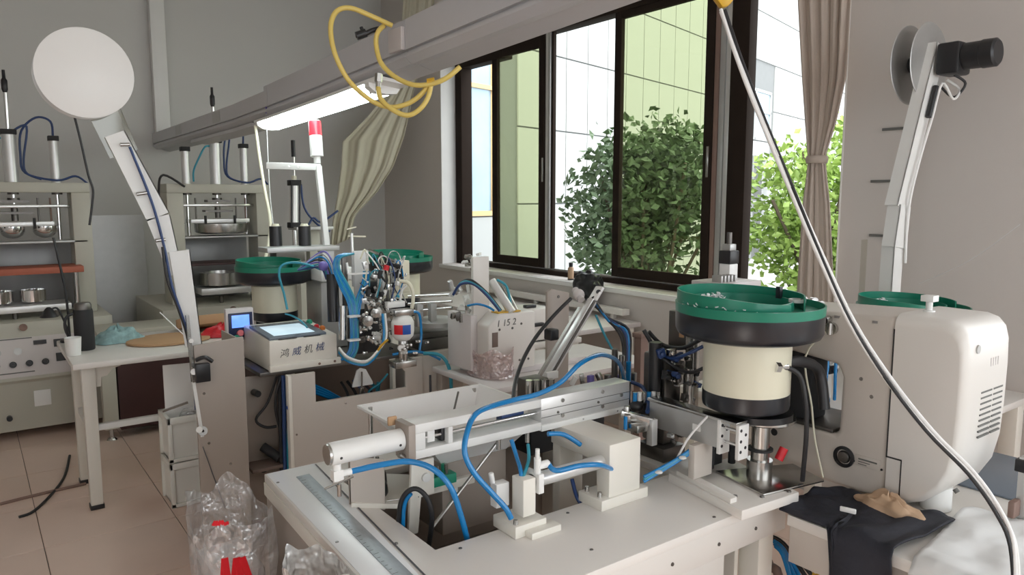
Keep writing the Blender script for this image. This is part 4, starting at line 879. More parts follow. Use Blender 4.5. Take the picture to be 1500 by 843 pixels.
# receiving hopper behind the rail
hp = thing('hopper_tray', 'frosted plastic hopper tray behind the feed rail', 'tray', (1.03, 1.66, TZ))
def hop(z, x0, x1, y0, y1): return [(x0, y0, z), (x1, y0, z), (x1, y1, z), (x0, y1, z)]
vs = hop(0.935, 0.835, 1.225, 1.49, 1.83) + hop(0.83, 0.93, 1.13, 1.56, 1.74)
MB().add(vs, [(0, 1, 5, 4), (1, 2, 6, 5), (2, 3, 7, 6), (3, 0, 4, 7), (4, 5, 6, 7)]).build('body', 'frost', hp, solid=0.003, smooth=0)
ring([(0.828, 1.483), (1.232, 1.483), (1.232, 1.837), (0.828, 1.837)], [(0.837, 1.492), (1.223, 1.492), (1.223, 1.828), (0.837, 1.828)], 0.930, 0.938).build('rim', 'white', hp, 0.001)
bx('neck', (0.93, 1.56, 0.64), (1.13, 1.74, 0.83), 'taupe', hp, 0.003)
for x in (0.86, 1.20): cy('support_rod', (x, 1.82, 0.74), (x, 1.82, 0.931), 0.006, 'steel', hp)
cy('scraper_rod', (0.965, 1.60, 0.86), (1.10, 1.75, 0.95), 0.003, 'steeld', hp)

# ------------------------------------------------------------------ bowl feeders
def bowl_feeder(ax, ay, zb, zr, s, label, group, stand=True, pile=True, name='bowl_feeder'):
    # zr = rim height, zb = what it stands on
    t = thing(name, label, 'feeder', (ax, ay, zb), group)
    z = zr - 0.255
    if stand:
        cx_, cy_ = ax + 0.034, ay - 0.026
        cy('column', (cx_, cy_, zb), (cx_, cy_, z - 0.055), 0.023, 'steel', t, n=28)
        cy('column_collar', (cx_, cy_, zb), (cx_, cy_, zb + 0.05), 0.032, 'steel', t, n=28)
        cy('clamp_ring', (cx_, cy_, zb + 0.075), (cx_, cy_, zb + 0.08), 0.032, 'blackm', t, n=24)
        MB().lathe([(0.0005, 0), (0.078, 0), (0.081, 0.003), (0.081, 0.010), (0.0005, 0.010)], (ax + 0.045, ay - 0.022, z - 0.060), 40).build('platform_disc', 'steel', t)
        MB().lathe([(0.0005, 0), (0.088, 0.0), (0.088, 0.016), (0.0005, 0.022)], (ax + 0.030, ay - 0.014, z - 0.050), 40).build('rubber_pad', 'black', t)
    MB().lathe([(0.0005, -0.028), (0.085, -0.028), (0.105, -0.018), (0.107, -0.010), (0.107, 0.022), (0.0005, 0.022)], (ax, ay, z), 48).build('drum_base', 'bowlk', t)
    d = MB().lathe([(0.0005, 0.022), (0.1065, 0.022), (0.1065, 0.150), (0.0005, 0.150)], (ax, ay, z), 56).build('drum', 'creamy', t)
    MB().lathe([(0.06, 0.150), (0.10, 0.152), (0.150, 0.158), (0.172, 0.166), (0.178, 0.178), (0.179, 0.222), (0.0005, 0.222)], (ax, ay, z), 64).build('bowl_body', 'bowlk', t, smooth=50)
    # green stepped bowl: outer lip, spiral wall, inner floor
    g = MB().lathe([(0.179, 0.222), (0.180, 0.244), (0.176, 0.2445), (0.174, 0.228), (0.12, 0.228)], (ax, ay, z), 64).build('outer_lip', 'green', t, smooth=50)
    n = 72; vs = []; fs = []
    for i in range(n + 1):
        a = math.radians(-62) + math.radians(330) * i / n
        r = 0.155 - 0.006 * i / n
        h = 0.254 + 0.022 * min(1, (n - i) / 14.0) * (0.55 + 0.45 * math.sin(a * 0.5 + 0.6) ** 2)
        for rr, zz in ((r, 0.222), (r, h), (r - 0.004, h), (r - 0.004, 0.222)): vs.append((ax - 0.020 + rr * math.cos(a), ay + 0.015 + rr * math.sin(a), z + zz))
    for i in range(n):
        for k in range(4): fs.append((i * 4 + k, i * 4 + (k + 1) % 4, (i + 1) * 4 + (k + 1) % 4, (i + 1) * 4 + k))
    fs += [(0, 1, 2, 3), (n * 4 + 3, n * 4 + 2, n * 4 + 1, n * 4)]
    MB().add(vs, fs).build('spiral_wall', 'green', t, smooth=40)
    MB().lathe([(0.150, 0.230), (0.130, 0.232), (0.128, 0.252), (0.124, 0.252), (0.122, 0.226), (0.06, 0.230), (0.0005, 0.240)], (ax - 0.020, ay + 0.015, z), 56).build('inner_track', 'green', t, smooth=50)
    MB().lathe([(0.118, 0.2285), (0.06, 0.2325), (0.0005, 0.2425)], (ax - 0.020, ay + 0.015, z), 40).build('inner_floor', 'bowlk', t, smooth=50)
    if pile:
        pm = MB(); r = random.Random(5)
        for k in range(260):
            a = math.radians(r.choice((r.uniform(150, 235), r.uniform(60, 160)))); q = r.uniform(0.128, 0.150) if a > 2.7 else r.uniform(0.09, 0.124)
            c = Vector((ax - 0.020 + q * math.cos(a), ay + 0.015 + q * math.sin(a), z + 0.236 + r.uniform(0, 0.016)))
            nn = Vector((r.gauss(0, .5), r.gauss(0, .5), 1)).normalized()
            pm.cyl(c, c + nn * 0.002, 0.0048, n=7)
        pm.build('button_pile', 'parts', t, kind='stuff', fix=False, label='heap of small clear buttons')
    return t
bf = bowl_feeder(1.565, 1.125, 0.785, 1.252, 1.0, 'green and black vibratory bowl on a cream drum atop a steel column', 'vibratory bowl feeders')
cy('cable_gland', (1.540, 1.031, 1.097), (1.583, 1.024, 1.092), 0.009, 'chrome', bf)
cy('gland_nut', (1.536, 1.028, 1.098), (1.551, 1.026, 1.096), 0.015, 'chrome', bf, n=6)
hose('cable', [(1.583, 1.024, 1.092), (1.608, 1.002, 1.069), (1.614, 0.988, 1.006), (1.627, 0.990, 0.918), (1.647, 1.007, 0.795)], 0.006, 'rubber', bf)
hose('cable', [(1.607, 1.044, 1.095), (1.668, 1.036, 1.092), (1.738, 1.030, 1.057), (1.742, 1.013, 0.962)], 0.014, 'rubber', bf)
MB().box((1.652, 1.097, 1.246), Vector((1.652, 1.097, 1.246)) + Vector((0.012, 0.012, 0.03))).build('track_gate', 'bowlk', bf)
MB().lathe([(0.013, 0), (0.020, 0), (0.020, 0.008), (0.013, 0.008)], (1.642, 1.041, 1.244), 20).build('exit_ring', 'paint', bf)
# base plate and slide block beside the column
pb = thing('slide_unit', 'grey aluminium slide block on a cream base plate under the bowl', 'slide unit', (1.5, 1.15, TZ))
slab('base_plate', [(1.395, 1.0), (1.60, 0.985), (1.665, 1.24), (1.44, 1.262)], TZ, TZ + 0.024, 'bench', pb, 0.002)
slab('side_bar', [(1.405, 1.04), (1.43, 1.04), (1.47, 1.24), (1.445, 1.24)], TZ + 0.024, TZ + 0.036, 'bench', pb, 0.001)
slab('steel_plate', [(1.505, 1.02), (1.71, 0.985), (1.75, 1.10), (1.54, 1.19)], TZ + 0.0241, TZ + 0.030, 'steel', pb, 0.001)
bx('block_stand', (1.43, 1.17, TZ + 0.036), (1.50, 1.19, 0.884), 'headg', pb, 0.002)
bx('slide_block', (1.462, 1.125, 0.884), (1.50, 1.355, 0.955), 'alud', pb, 0.002)
bx('cover_strip', (1.458, 1.07, 0.954), (1.502, 1.36, 0.962), 'steel', pb, 0.001)
for y in (1.115, 1.060):
    e = bx('end_plate', (1.456, y, 0.872), (1.494, y + 0.010, 0.958), 'paint', pb, 0.001)
    screws(e, [(1.464, y, 0.945), (1.464, y, 0.918), (1.464, y, 0.892), (1.482, y, 0.932), (1.482, y, 0.90)], (0, -1, 0), 0.0045, 0.001, 'black')
for z in (0.94, 0.905): cy('guide_rod', (1.470, 1.065, z), (1.470, 1.125, z), 0.004, 'chrome', pb)
bx('sticker', (1.4608, 1.18, 0.912), (1.462, 1.205, 0.928), 'white', pb, 0)
for k, (u, v) in enumerate(((1.45, 1.06), (1.50, 1.02), (1.58, 1.0), (1.46, 1.22))): screws(pb, [(u, v, TZ + 0.0242)], (0, 0, 1), 0.006, 0.004, 'steeld')
MB().box((1.56, 1.215, 0.79), (1.60, 1.25, 0.83)).cyl((1.54, 1.21, 0.79), (1.54, 1.21, 0.85), 0.012).cyl((1.62, 1.20, 0.79), (1.62, 1.20, 0.84), 0.010).build('grease_pot', 'blackm', pb, 0.002)
cy('red_knob', (1.645, 1.075, 0.83), (1.66, 1.07, 0.86), 0.011, 'red', pb)
hose('white_lead', [(1.460, 1.157, 0.959), (1.428, 1.186, 0.905), (1.414, 1.212, 0.844)], 0.003, 'white', pb)

# ------------------------------------------------------------------ nearest sewing head
sh = thing('sewing_machine', 'large cream sewing machine head with vented rear cover', 'sewing machine', (1.9, 0.95, 0.74))
MB().prism([(0.874, 0.750), (1.225, 0.750), (1.235, 0.80), (1.225, 0.885), (1.012, 0.885), (1.004, 0.90), (1.002, 1.04), (1.015, 1.07), (1.16, 1.085), (1.46, 1.09), (1.46, 1.185), (1.06, 1.205), (0.874, 1.213)], 'x', 1.795, 2.02).build('body', 'headg', sh, 0.014, smooth=50, seg=4)
def round_prism(prof, x0, x1, r, steps=6):
    # profile in (y, z) swept along x with rounded shoulders of radius r
    cyy = sum(p[0] for p in prof) / len(prof); czz = sum(p[1] for p in prof) / len(prof)
    mb = MB(); n = len(prof); rows = []
    hy = max(abs(p[0] - cyy) for p in prof); hz = max(abs(p[1] - czz) for p in prof)
    for k in range(steps + 1): a = math.pi / 2 * k / steps; rows.append((x0 + r * (1 - math.sin(a)), r * (1 - math.cos(a))))
    rows = rows[::-1]
    rows = [(x, r - math.sqrt(max(0, r * r - (r - (x - x0)) ** 2))) for x, _ in rows]
    rows = sorted(rows); rows = rows + [(x1 - (x - x0), i) for x, i in rows[::-1]]
    vs = []
    for x, ins in rows:
        for y, z in prof: vs.append((x, cyy + (y - cyy) * (1 - ins / hy) if y < 0.87 else y, czz + (z - czz) * (1 - ins / hz)))
    fs = [tuple(range(n)), tuple(range((len(rows) - 1) * n, len(rows) * n))]
    for j in range(len(rows) - 1):
        for i in range(n): fs.append((j * n + i, j * n + (i + 1) % n, (j + 1) * n + (i + 1) % n, (j + 1) * n + i))
    return mb.add(vs, fs)
cprof = [(0.8725, 1.222), (0.8725, 0.752), (0.83, 0.754), (0.79, 0.772), (0.752, 0.808), (0.727, 0.855), (0.714, 0.92), (0.710, 1.0), (0.709, 1.10), (0.711, 1.165), (0.719, 1.195), (0.735, 1.213), (0.76, 1.221)]
cov = round_prism(cprof, 1.792, 2.045, 0.032).build('rear_cover', 'headw', sh, 0, smooth=50)
bx('lower_filler', (1.7925, 0.838, 0.755), (1.80, 0.8735, 0.866), 'headg', sh, 0.001)
MB().box((1.7915, 0.8715, 0.866), (1.797, 0.8748, 1.185)).box((1.7915, 0.836, 0.864), (1.797, 0.8748, 0.868)).box((1.7915, 0.8355, 0.757), (1.797, 0.8385, 0.866)).build('seam', 'black', sh)
for k in range(9):
    z = 1.045 - k * 0.0135
    for x0, x1 in ((1.885, 1.945), (1.953, 2.005)): bx('vent_slot', (x0, 0.7085, z), (x1, 0.7125, z + 0.004), 'greyink', cov, 0)
for k in range(4): bx('moulded_mark', (1.925 + k * 0.013, 0.7085, 1.105), (1.928 + k * 0.013, 0.711, 1.125), 'pressp', cov, 0)
cy('cover_screw', (1.85, 0.712, 1.155), (1.85, 0.7075, 1.155), 0.010, 'alud', cov)
cy('cover_notch', (1.845, 0.735, 0.815), (1.845, 0.728, 0.808), 0.006, 'greyink', cov)
screws(sh, [(1.796, 0.95, 1.046), (1.796, 0.921, 1.006)], (-1, 0, 0), 0.006, 0.001, 'black', 'screw_hole')
dl = MB().lathe([(0.0005, 0.004), (0.026, 0.004), (0.028, 0.0), (0.028, -0.004), (0.020, -0.006), (0.019, 0.0)], (1.795, 0.983, 0.833), 32, 'x').build('stitch_dial', 'black', sh)
MB().lathe([(0.0005, -0.008), (0.014, -0.007), (0.017, -0.001)], (1.795, 0.983, 0.833), 24, 'x').build('dial_face', 'steeld', dl)
npl = bx('nameplate', (1.7932, 0.888, 0.822), (1.795, 0.952, 0.850), 'headg', sh, 0.0005)
for k, (w, h) in enumerate(((0.048, 0.004), (0.03, 0.002), (0.022, 0.002))): bx('print_line', (1.7926, 0.944 - w, 0.838 - k * 0.006), (1.7932, 0.944, 0.838 - k * 0.006 + h), 'greyink', npl, 0)
screws(npl, [(1.793, 0.956, 0.830), (1.793, 0.884, 0.828)], (-1, 0, 0), 0.003, 0.001, 'black')
MB().cyl((1.90, 0.845, 1.205), (1.90, 0.845, 1.225), 0.014, n=12).cyl((1.90, 0.845, 1.225), (1.90, 0.845, 1.25), 0.008, n=12).box((1.885, 0.83, 1.247), (1.915, 0.86, 1.262)).build('oil_cap', 'white', sh, 0.001)
for y in (0.92, 1.02): MB().obox((1.80, y, 1.195), (0.012, 0.022, 0.006), rz=0.4).build('top_screw', 'steeld', sh)
MB().cyl((1.795, 1.045, 1.185), (1.772, 1.045, 1.185), 0.011).cyl((1.79, 1.03, 1.165), (1.778, 1.03, 1.165), 0.016).cyl((1.776, 1.03, 1.15), (1.776, 1.03, 1.18), 0.006).build('thread_tension', 'steel', sh)
MB().cyl((1.80, 1.15, 1.215), (1.80, 1.07, 1.215), 0.016, n=18).cyl((1.80, 1.13, 1.215), (1.80, 1.12, 1.215), 0.023, n=18).cyl((1.80, 1.10, 1.215), (1.80, 1.09, 1.215), 0.023, n=18).cyl((1.80, 1.17, 1.20), (1.80, 1.17, 1.24), 0.01).build('bobbin_winder', 'chrome', sh)
bx('throat_plate', (1.80, 1.02, 0.885), (1.99, 1.22, 0.895), 'steeld', sh)
bx('presser_unit', (1.82, 1.10, 0.895), (1.90, 1.20, 1.08), 'blackm', sh, 0.006)
hose('thread', [(1.782, 1.03, 1.17), (1.786, 1.10, 1.08), (1.785, 1.075, 0.95), (1.784, 1.06, 0.86), (1.782, 1.03, 0.765)], 0.0028, 'creamy', sh)
cy('adjuster_foot', (1.88, 0.79, 0.742), (1.88, 0.79, 0.80), 0.035, 'white', sh)
cy('hole', (1.796, 1.19, 0.845), (1.793, 1.19, 0.845), 0.010, 'black', sh)

# table under the sewing head, with cloths and sheet
t2 = thing('machine_table', 'beige machine table below the large sewing head', 'table', (1.95, 0.6, 0))
bx('tabletop', (1.553, 0.05, 0.712), (2.45, 0.985, 0.740), 'bench', t2, 0.003)
bx('apron', (1.558, 0.875, 0.62), (1.575, 0.98, 0.712), 'headg', t2, 0.002)
bx('apron', (1.60, 0.06, 0.60), (1.62, 0.875, 0.712), 'headg', t2, 0.002)
for x, y in ((1.63, 0.12), (2.40, 0.12), (1.75, 0.93), (2.40, 0.93)): bx('leg', (x - 0.03, y - 0.03, 0), (x + 0.03, y + 0.03, 0.712), 'cream', t2, 0.003)
bx('grey_mat', (2.08, 0.50, 0.7402), (2.43, 0.93, 0.746), 'bezel', t2, 0.002)
def drape(name, m, fn, nu, nv, label, cat, solid=0.003):
    o = MB().grid(fn, nu, nv).build(name, m, None, smooth=70, fix=False, solid=solid)
    return tag(o, label, cat)
def fcloth(s, t):
    # t runs from the back edge under the head, over the table edge, then hangs
    y = 1.0 - 0.275 * s
    hang = max(0.0, min(1.0, (0.885 - y) / 0.03)); hang = hang * hang * (3 - 2 * hang)
    flat = 0.255 - 0.035 * (1 - hang) + 0.015 * math.sin(9 * s)
    L = t * (flat + 0.34 * hang + 0.001); y += 0.012 * math.sin(5 * s + 3 * t)
    nz = mnoise.noise(Vector((s * 4, t * 5, 0.3)))
    if L < flat: p = Vector((1.545 + (flat - L), y, 0.748 + 0.018 * abs(nz) + 0.006 * math.sin(9 * s + 6 * t) ** 2))
    elif hang < 0.02: p = Vector((1.546, y, 0.746))
    else:
        q = L - flat; p = Vector((1.538 - 0.02 * math.sin(11 * s + 1) * min(1, q * 8) - 0.008 * nz, y - 0.10 * q * (s - 0.3), 0.75 - q))
    return p
drape('black_garment', 'blackcloth', fcloth, 44, 44, 'black garment draped over the beige machine table edge', 'garment', 0.004)
def fsheet(s, t):
    x = 1.540 + 0.40 * s; y = 0.690 - 0.36 * t + 0.05 * math.sin(2.2 * s) * s
    z = 0.746 + 0.012 * abs(mnoise.noise(Vector((s * 3, t * 4, 2.0)))) + 0.006 * math.sin(6 * s + 5 * t) ** 2 + 0.006 * abs(mnoise.noise(Vector((s * 11, t * 9, 4.0))))
    if s < 0.06: z -= (0.06 - s) * 0.5
    return Vector((x, y, z))
drape('white_sheet', 'paper', fsheet, 36, 36, 'crumpled white nonwoven sheet on the beige table', 'sheet', 0.002)
tag(crumple('tan_cloth', 'tancloth', (1.738, 0.835, 0.756), (0.042, 0.075), 0.038, 8.0), 'twisted tan cloth between the sewing machine and the black garment', 'cloth')
tag(MB().obox((1.604, 0.862, 0.780), (0.006, 0.035, 0.012), rz=0.3).build('white_tag', 'white', None, 0.002), 'small white tag lying on the black garment', 'tag')
cl = thing('clamp_post', 'silver clamp post with black collar at the table edge', 'clamp', (1.86, 0.62, 0.742))
q = Vector((1.956, 0.630, 0.750))
bx('post', (q.x - 0.012, q.y - 0.02, 0.742), (q.x + 0.03, q.y + 0.012, 0.90), 'alu', cl, 0.002)
bx('collar', (q.x - 0.02, q.y - 0.026, 0.865), (q.x + 0.038, q.y + 0.018, 0.895), 'black', cl, 0.003)
bx('slotted_bracket', (q.x - 0.012, q.y - 0.01, 0.895), (q.x + 0.03, q.y - 0.006, 0.965), 'pressp', cl, 0.002)
screws(cl, [(q.x - 0.004, q.y - 0.01, 0.95), (q.x + 0.012, q.y - 0.01, 0.95), (q.x - 0.004, q.y - 0.01, 0.92), (q.x + 0.012, q.y - 0.01, 0.92)], (0, -1, 0), 0.004, 0.003, 'chrome')
bx('red_pad', (q.x - 0.05, q.y, 0.76), (q.x - 0.012, q.y + 0.015, 0.80), 'rust', cl, 0.004)
# cables under the bench
un = thing('cable_bundle', 'blue and black cables bundled under the beige table', 'cables', (1.62, 1.0, 0))
for k in range(5): hose('cable', [Vector((1.658, 1.081, 0.591)) + Vector((k * 0.010, 0.01 * k, 0)), Vector((1.650, 1.046, 0.566)) + Vector((k * 0.016, 0.008 * k, 0)), Vector((1.60 + 0.03 * k, 0.98, 0.45)), Vector((1.62 + 0.03 * k, 1.0, 0.02))], 0.006, 'blue' if k < 3 else 'rubber', un)
hose('cable', [(1.649, 1.150, 0.586), (1.615, 1.108, 0.555), (1.576, 1.070, 0.527), (1.55, 1.02, 0.02)], 0.012, 'rubber', un)
hose('cable', [(1.686, 1.143, 0.558), (1.660, 1.096, 0.528), (1.633, 1.047, 0.491), (1.64, 1.03, 0.02)], 0.012, 'rust', un)
cy('yellow_plug', (1.606, 0.932, 0.592), (1.618, 0.921, 0.582), 0.02, 'yellowp', un)
hose('cable', [(1.606, 0.933, 0.595), (1.623, 0.948, 0.615), (1.648, 0.956, 0.622)], 0.005, 'creamy', un)

# plastic bags beside the bench
def bag(name, c, rx, ry, h, m, label, seed, cat='bag', flare=0.25, wave=0.07):
    t = thing(name, label, cat, (c[0], c[1], 0))
    def fn(s, q):
        a = 2 * math.pi * s
        w = 1 + flare * max(0, q - 0.75) * 4 * 0.3
        n1 = mnoise.noise(Vector((math.cos(a) * 2.2 + seed, math.sin(a) * 2.2, q * 3))); n2 = mnoise.noise(Vector((math.cos(a) * 6 + seed, math.sin(a) * 6, q * 9)))
        r = w * (1 + 0.22 * n1 + 0.05 * n2)
        z = h * q + (wave * mnoise.noise(Vector((math.cos(a) * 1.3, math.sin(a) * 1.3 + seed, 5))) if q > 0.9 else 0) * (q - 0.9) * 10
        return Vector((c[0] + rx * r * math.cos(a), c[1] + ry * r * math.sin(a), max(0.002, z)))
    b = MB().grid(fn, 72, 40)
    b.build('bag_film', m, t, smooth=80, fix=False)
    return t
bg = bag('plastic_bag', (0.485, 1.86), 0.088, 0.16, 0.735, 'film', 'clear plastic bag with red printed letters by the bench side', 3.0)
bx('bag_content', (0.42, 1.76, 0.01), (0.545, 1.96, 0.60), 'pressp', bg, 0.02)
def stroke(pts, w):
    mb = MB()
    for k, (a, b) in enumerate(zip(pts[:-1], pts[1:])): mb.bar(Vector(a) + Vector((0, -0.0013 * k, 0)), Vector(b) + Vector((0, -0.0013 * k, 0)), w, 0.001, (0, 1, 0))
    return mb
stroke([(0.419, 1.690, 0.596), (0.427, 1.690, 0.679), (0.434, 1.690, 0.597)], 0.015).build('red_letter', 'redink', bg)
stroke([(0.440, 1.690, 0.589), (0.453, 1.690, 0.672), (0.460, 1.690, 0.623), (0.465, 1.690, 0.671), (0.481, 1.690, 0.609)], 0.015).build('red_letter', 'redink', bg)
stroke([(0.408, 1.700, 0.758), (0.414, 1.700, 0.768), (0.418, 1.700, 0.757), (0.425, 1.700, 0.767), (0.430, 1.700, 0.757), (0.441, 1.700, 0.759)], 0.008).build('red_print', 'redink', bg)
bag('plastic_bag', (0.505, 1.34), 0.050, 0.10, 0.785, 'filmw', 'milky white plastic bag slumped against the bench side', 9.0, flare=0.1, wave=0.03)

# ------------------------------------------------------------------ mechanism behind the nearest rail
cu = thing('clamp_unit', 'dark oily clamp mechanism left of the cream bowl drum', 'mechanism', (1.60, 1.42, TZ))
bx('base', (1.53, 1.36, TZ), (1.62, 1.46, 0.80), 'steeld', cu, 0.003)
bx('housing', (1.555, 1.385, 0.80), (1.625, 1.47, 1.06), 'steeld', cu, 0.008)
bx('upper_block', (1.66, 1.40, 1.06), (1.72, 1.47, 1.17), 'steeld', cu, 0.003)
bx('guide_column', (1.655, 1.37, 0.86), (1.685, 1.40, 1.22), 'steel', cu, 0.003)
cy('cylinder', (1.53, 1.40, 0.90), (1.53, 1.40, 1.10), 0.018, 'black', cu)
cy('cylinder', (1.625, 1.36, 0.86), (1.625, 1.36, 1.02), 0.014, 'steel', cu)
bx('back_plate', (1.60, 1.475, 0.80), (1.70, 1.485, 1.06), 'blackm', cu, 0.002)
for k in range(38):
    p = Vector((1.525 + rnd.uniform(0, 0.14), 1.36 + rnd.uniform(-0.02, 0.02), 0.82 + rnd.uniform(0, 0.26))); s = rnd.uniform(0.008, 0.018)
    MB().obox(p, (s * 1.6, s, s * rnd.uniform(0.6, 1.8)), rnd.uniform(-.4, .4), 0, rnd.uniform(-.5, .5)).cyl(p, p + Vector((-0.012, -0.018, 0)), s * 0.4, n=8).build('fitting', rnd.choice(('steeld', 'steel', 'blackm', 'alu', 'navy')), cu, 0.001)
bx('copper_flag', (1.640, 1.395, 1.10), (1.643, 1.412, 1.15), 'card', cu, 0.001)
hose('air_hose', [(1.529, 1.445, 1.128), (1.545, 1.427, 1.087), (1.553, 1.415, 1.049), (1.553, 1.405, 0.982)], 0.006, 'rubber', cu)
hose('air_hose', [(1.554, 1.450, 1.120), (1.583, 1.423, 1.083), (1.576, 1.342, 1.088), (1.577, 1.283, 1.120)], 0.006, 'rubber', cu)
hose('air_hose', [(1.539, 1.403, 1.063), (1.551, 1.356, 1.060), (1.543, 1.302, 1.080), (1.566, 1.264, 1.106)], 0.005, 'navy', cu)
hose('air_hose', [(1.535, 1.379, 1.058), (1.552, 1.339, 1.034), (1.550, 1.290, 1.032), (1.562, 1.258, 1.048)], 0.005, 'rubber', cu)
hose('air_hose', [(1.526, 1.486, 0.969), (1.530, 1.444, 0.961), (1.489, 1.383, 0.938), (1.448, 1.349, 0.926)], 0.006, 'navy', cu)
for k in range(6): cy('nipple', Vector((1.459, 1.406, 0.938)) + Vector((0.012 * k, -0.006 * k, 0.004 * (k % 2))), Vector((1.459, 1.406, 0.938)) + Vector((0.012 * k, -0.006 * k, 0.028)), 0.006, ('blue', 'white', 'steel')[k % 3], cu)
MB().sphere((1.461, 1.402, 0.927), 0.02, 8, 0.8).build('manifold', 'black', cu)
bx('manifold_block', Vector((1.455, 1.414, 0.894)), Vector((1.455, 1.414, 0.894)) + Vector((0.10, 0.03, 0.03)), 'blackm', cu, 0.002)
# regulator block on the sewing arm, seen above the bowl
sa = thing('thread_unit', 'grey slab and black banded regulator on the sewing arm', 'thread unit', (1.93, 1.40, 1.195))
p = Vector((1.92, 1.36, 1.19))
bx('riser', (1.83, 1.38, 1.188), (1.93, 1.44, 1.222), 'pressp', sa, 0.003)
bx('slab', (1.78, 1.36, 1.222), (1.95, 1.49, 1.25), 'pressp', sa, 0.003)
X0, Y0_, Z0 = 1.88, 1.43, 1.25
bx('post', (X0 - 0.02, Y0_ - 0.02, Z0), (X0 + 0.02, Y0_ + 0.02, Z0 + 0.05), 'white', sa, 0.003)
bx('black_band', (X0 - 0.022, Y0_ - 0.022, Z0 + 0.05), (X0 + 0.022, Y0_ + 0.022, Z0 + 0.09), 'black', sa, 0.003)
bx('head', (X0 - 0.015, Y0_ - 0.015, Z0 + 0.09), (X0 + 0.015, Y0_ + 0.015, Z0 + 0.11), 'alud', sa, 0.002)
cy('stem', (X0, Y0_, Z0 + 0.11), (X0, Y0_, Z0 + 0.145), 0.008, 'steeld', sa)
for k in range(5): bx('comb_tooth', (1.79 + k * 0.016, 1.385, 1.25), (1.797 + k * 0.016, 1.42, 1.27), 'alud', sa, 0.001)

fo = thing('folding_arm', 'tilted aluminium arm with white lug and black hoses beyond the rail', 'arm', (1.473, 1.830, 0.919))
a = Vector((1.451, 1.785, 0.929)); b = Vector((1.655, 1.796, 1.164))
MB().bar(a, b, 0.024, 0.026, (0, -1, 0)).build('profile', 'alu', fo, 0.002)
MB().bar(a + Vector((-0.004, -0.012, 0)), b + Vector((-0.004, -0.012, 0)), 0.008, 0.010, (0, -1, 0)).build('slot', 'steeld', fo)
MB().bar(b, b + (b - a).normalized() * 0.055, 0.012, 0.036, (0, -1, 0)).build('white_lug', 'white', fo, 0.004)
cy('lug_hole', b + (b - a).normalized() * 0.035 + Vector((-0.004, -0.008, 0)), b + (b - a).normalized() * 0.035 + Vector((-0.008, -0.014, 0.001)), 0.008, 'black', fo)
MB().bar(Vector((1.460, 1.839, 0.917)), Vector((1.653, 1.854, 1.130)), 0.012, 0.014).build('link_rod', 'steel', fo)
bx('knob', Vector((1.462, 1.774, 1.074)) - Vector((0.018, 0.018, 0.018)), Vector((1.462, 1.774, 1.074)) + Vector((0.018, 0.018, 0.018)), 'black', fo, 0.006)
bx('pivot_block', Vector((1.311, 1.693, 0.877)), Vector((1.311, 1.693, 0.877)) + Vector((0.075, 0.06, 0.085)), 'steeld', fo, 0.003)
for k, (u0, v0, m) in enumerate(((772, 566, 'chrome'), (780, 560, 'steel'), (790, 566, 'chrome'), (765, 575, 'steel'))): cy('spindle', (1.304, 1.684, 0.868) if k == 0 else Vector((1.304, 1.684, 0.868)) + Vector((0.02 * k, -0.01 * k, 0)), (Vector((1.304, 1.684, 0.868)) + Vector((0.02 * k, -0.01 * k, 0.10))), 0.010, m, fo)
bx('white_card', Vector((1.404, 1.735, 0.946)), Vector((1.404, 1.735, 0.946)) + Vector((0.045, -0.012, 0.022)), 'white', fo, 0.001)
bx('base_foot', Vector((1.314, 1.687, 0.853)), Vector((1.314, 1.687, 0.853)) + Vector((0.30, 0.10, -0.12)), 'blackm', fo, 0.004)
for k in range(5): hose('air_hose', [b + Vector((0, 0, -0.012 + 0.006 * k)), (1.695, 1.755, 1.093) if k % 2 else (1.687, 1.764, 1.110), Vector((1.722, 1.727, 1.041)) + Vector((0.008 * k, 0, 0.006 * k)), Vector((1.708, 1.690, 0.969)) + Vector((0.007 * k - 0.01, 0, 0)), Vector((1.671, 1.653, 0.880)) + Vector((0.007 * k - 0.01, 0, 0))], 0.005, ('rubber', 'rubber', 'navy', 'blue', 'rubber')[k], fo)
hose('air_hose', [(1.626, 1.748, 1.123), (1.630, 1.712, 1.065), (1.633, 1.677, 1.021)], 0.004, 'teal', fo)
hose('air_hose', [(1.597, 1.839, 1.169), (1.505, 1.813, 1.126), (1.404, 1.779, 1.071), (1.305, 1.719, 1.017), (1.224, 1.647, 0.972), (1.158, 1.565, 0.943)], 0.006, 'rubber', fo)
MB().sphere((1.639, 1.847, 1.178), 0.02, 8).cyl((1.632, 1.825, 1.163), (1.643, 1.871, 1.192), 0.012).build('swivel', 'pressp', fo)
for k, (u, r, m) in enumerate(((897, 0.010, 'steeld'), (906, 0.009, 'steel'), (914, 0.008, 'blue'))): cy('standpipe', Vector((1.588, 1.619, 0.907)) + Vector((0.018 * k, -0.012 * k, 0)), Vector((1.588, 1.619, 0.907)) + Vector((0.018 * k, -0.012 * k, 0.13 - 0.02 * k)), r, m, fo)
cy('pipe_foot', Vector((1.594, 1.613, 0.899)) + Vector((0, 0, -0.01)), Vector((1.594, 1.613, 0.899)) + Vector((0, 0, 0.006)), 0.03, 'black', fo)
for k in range(8): 
    p = Vector((1.520, 1.733, 0.920)) + Vector((0.022 * k, -0.016 * k, rnd.uniform(0, 0.02)))
    MB().obox(p, (0.02, 0.015, 0.03), rnd.uniform(0, 1), rnd.uniform(-.5, .5)).build('clip', rnd.choice(('steel', 'steeld', 'white', 'purple')), fo, 0.002)
bp = thing('brown_channel', 'rust brown flanged channel post behind the feed rail', 'post', (1.861, 1.774, 0.787))
q = Vector((1.830, 1.739, 0.813))
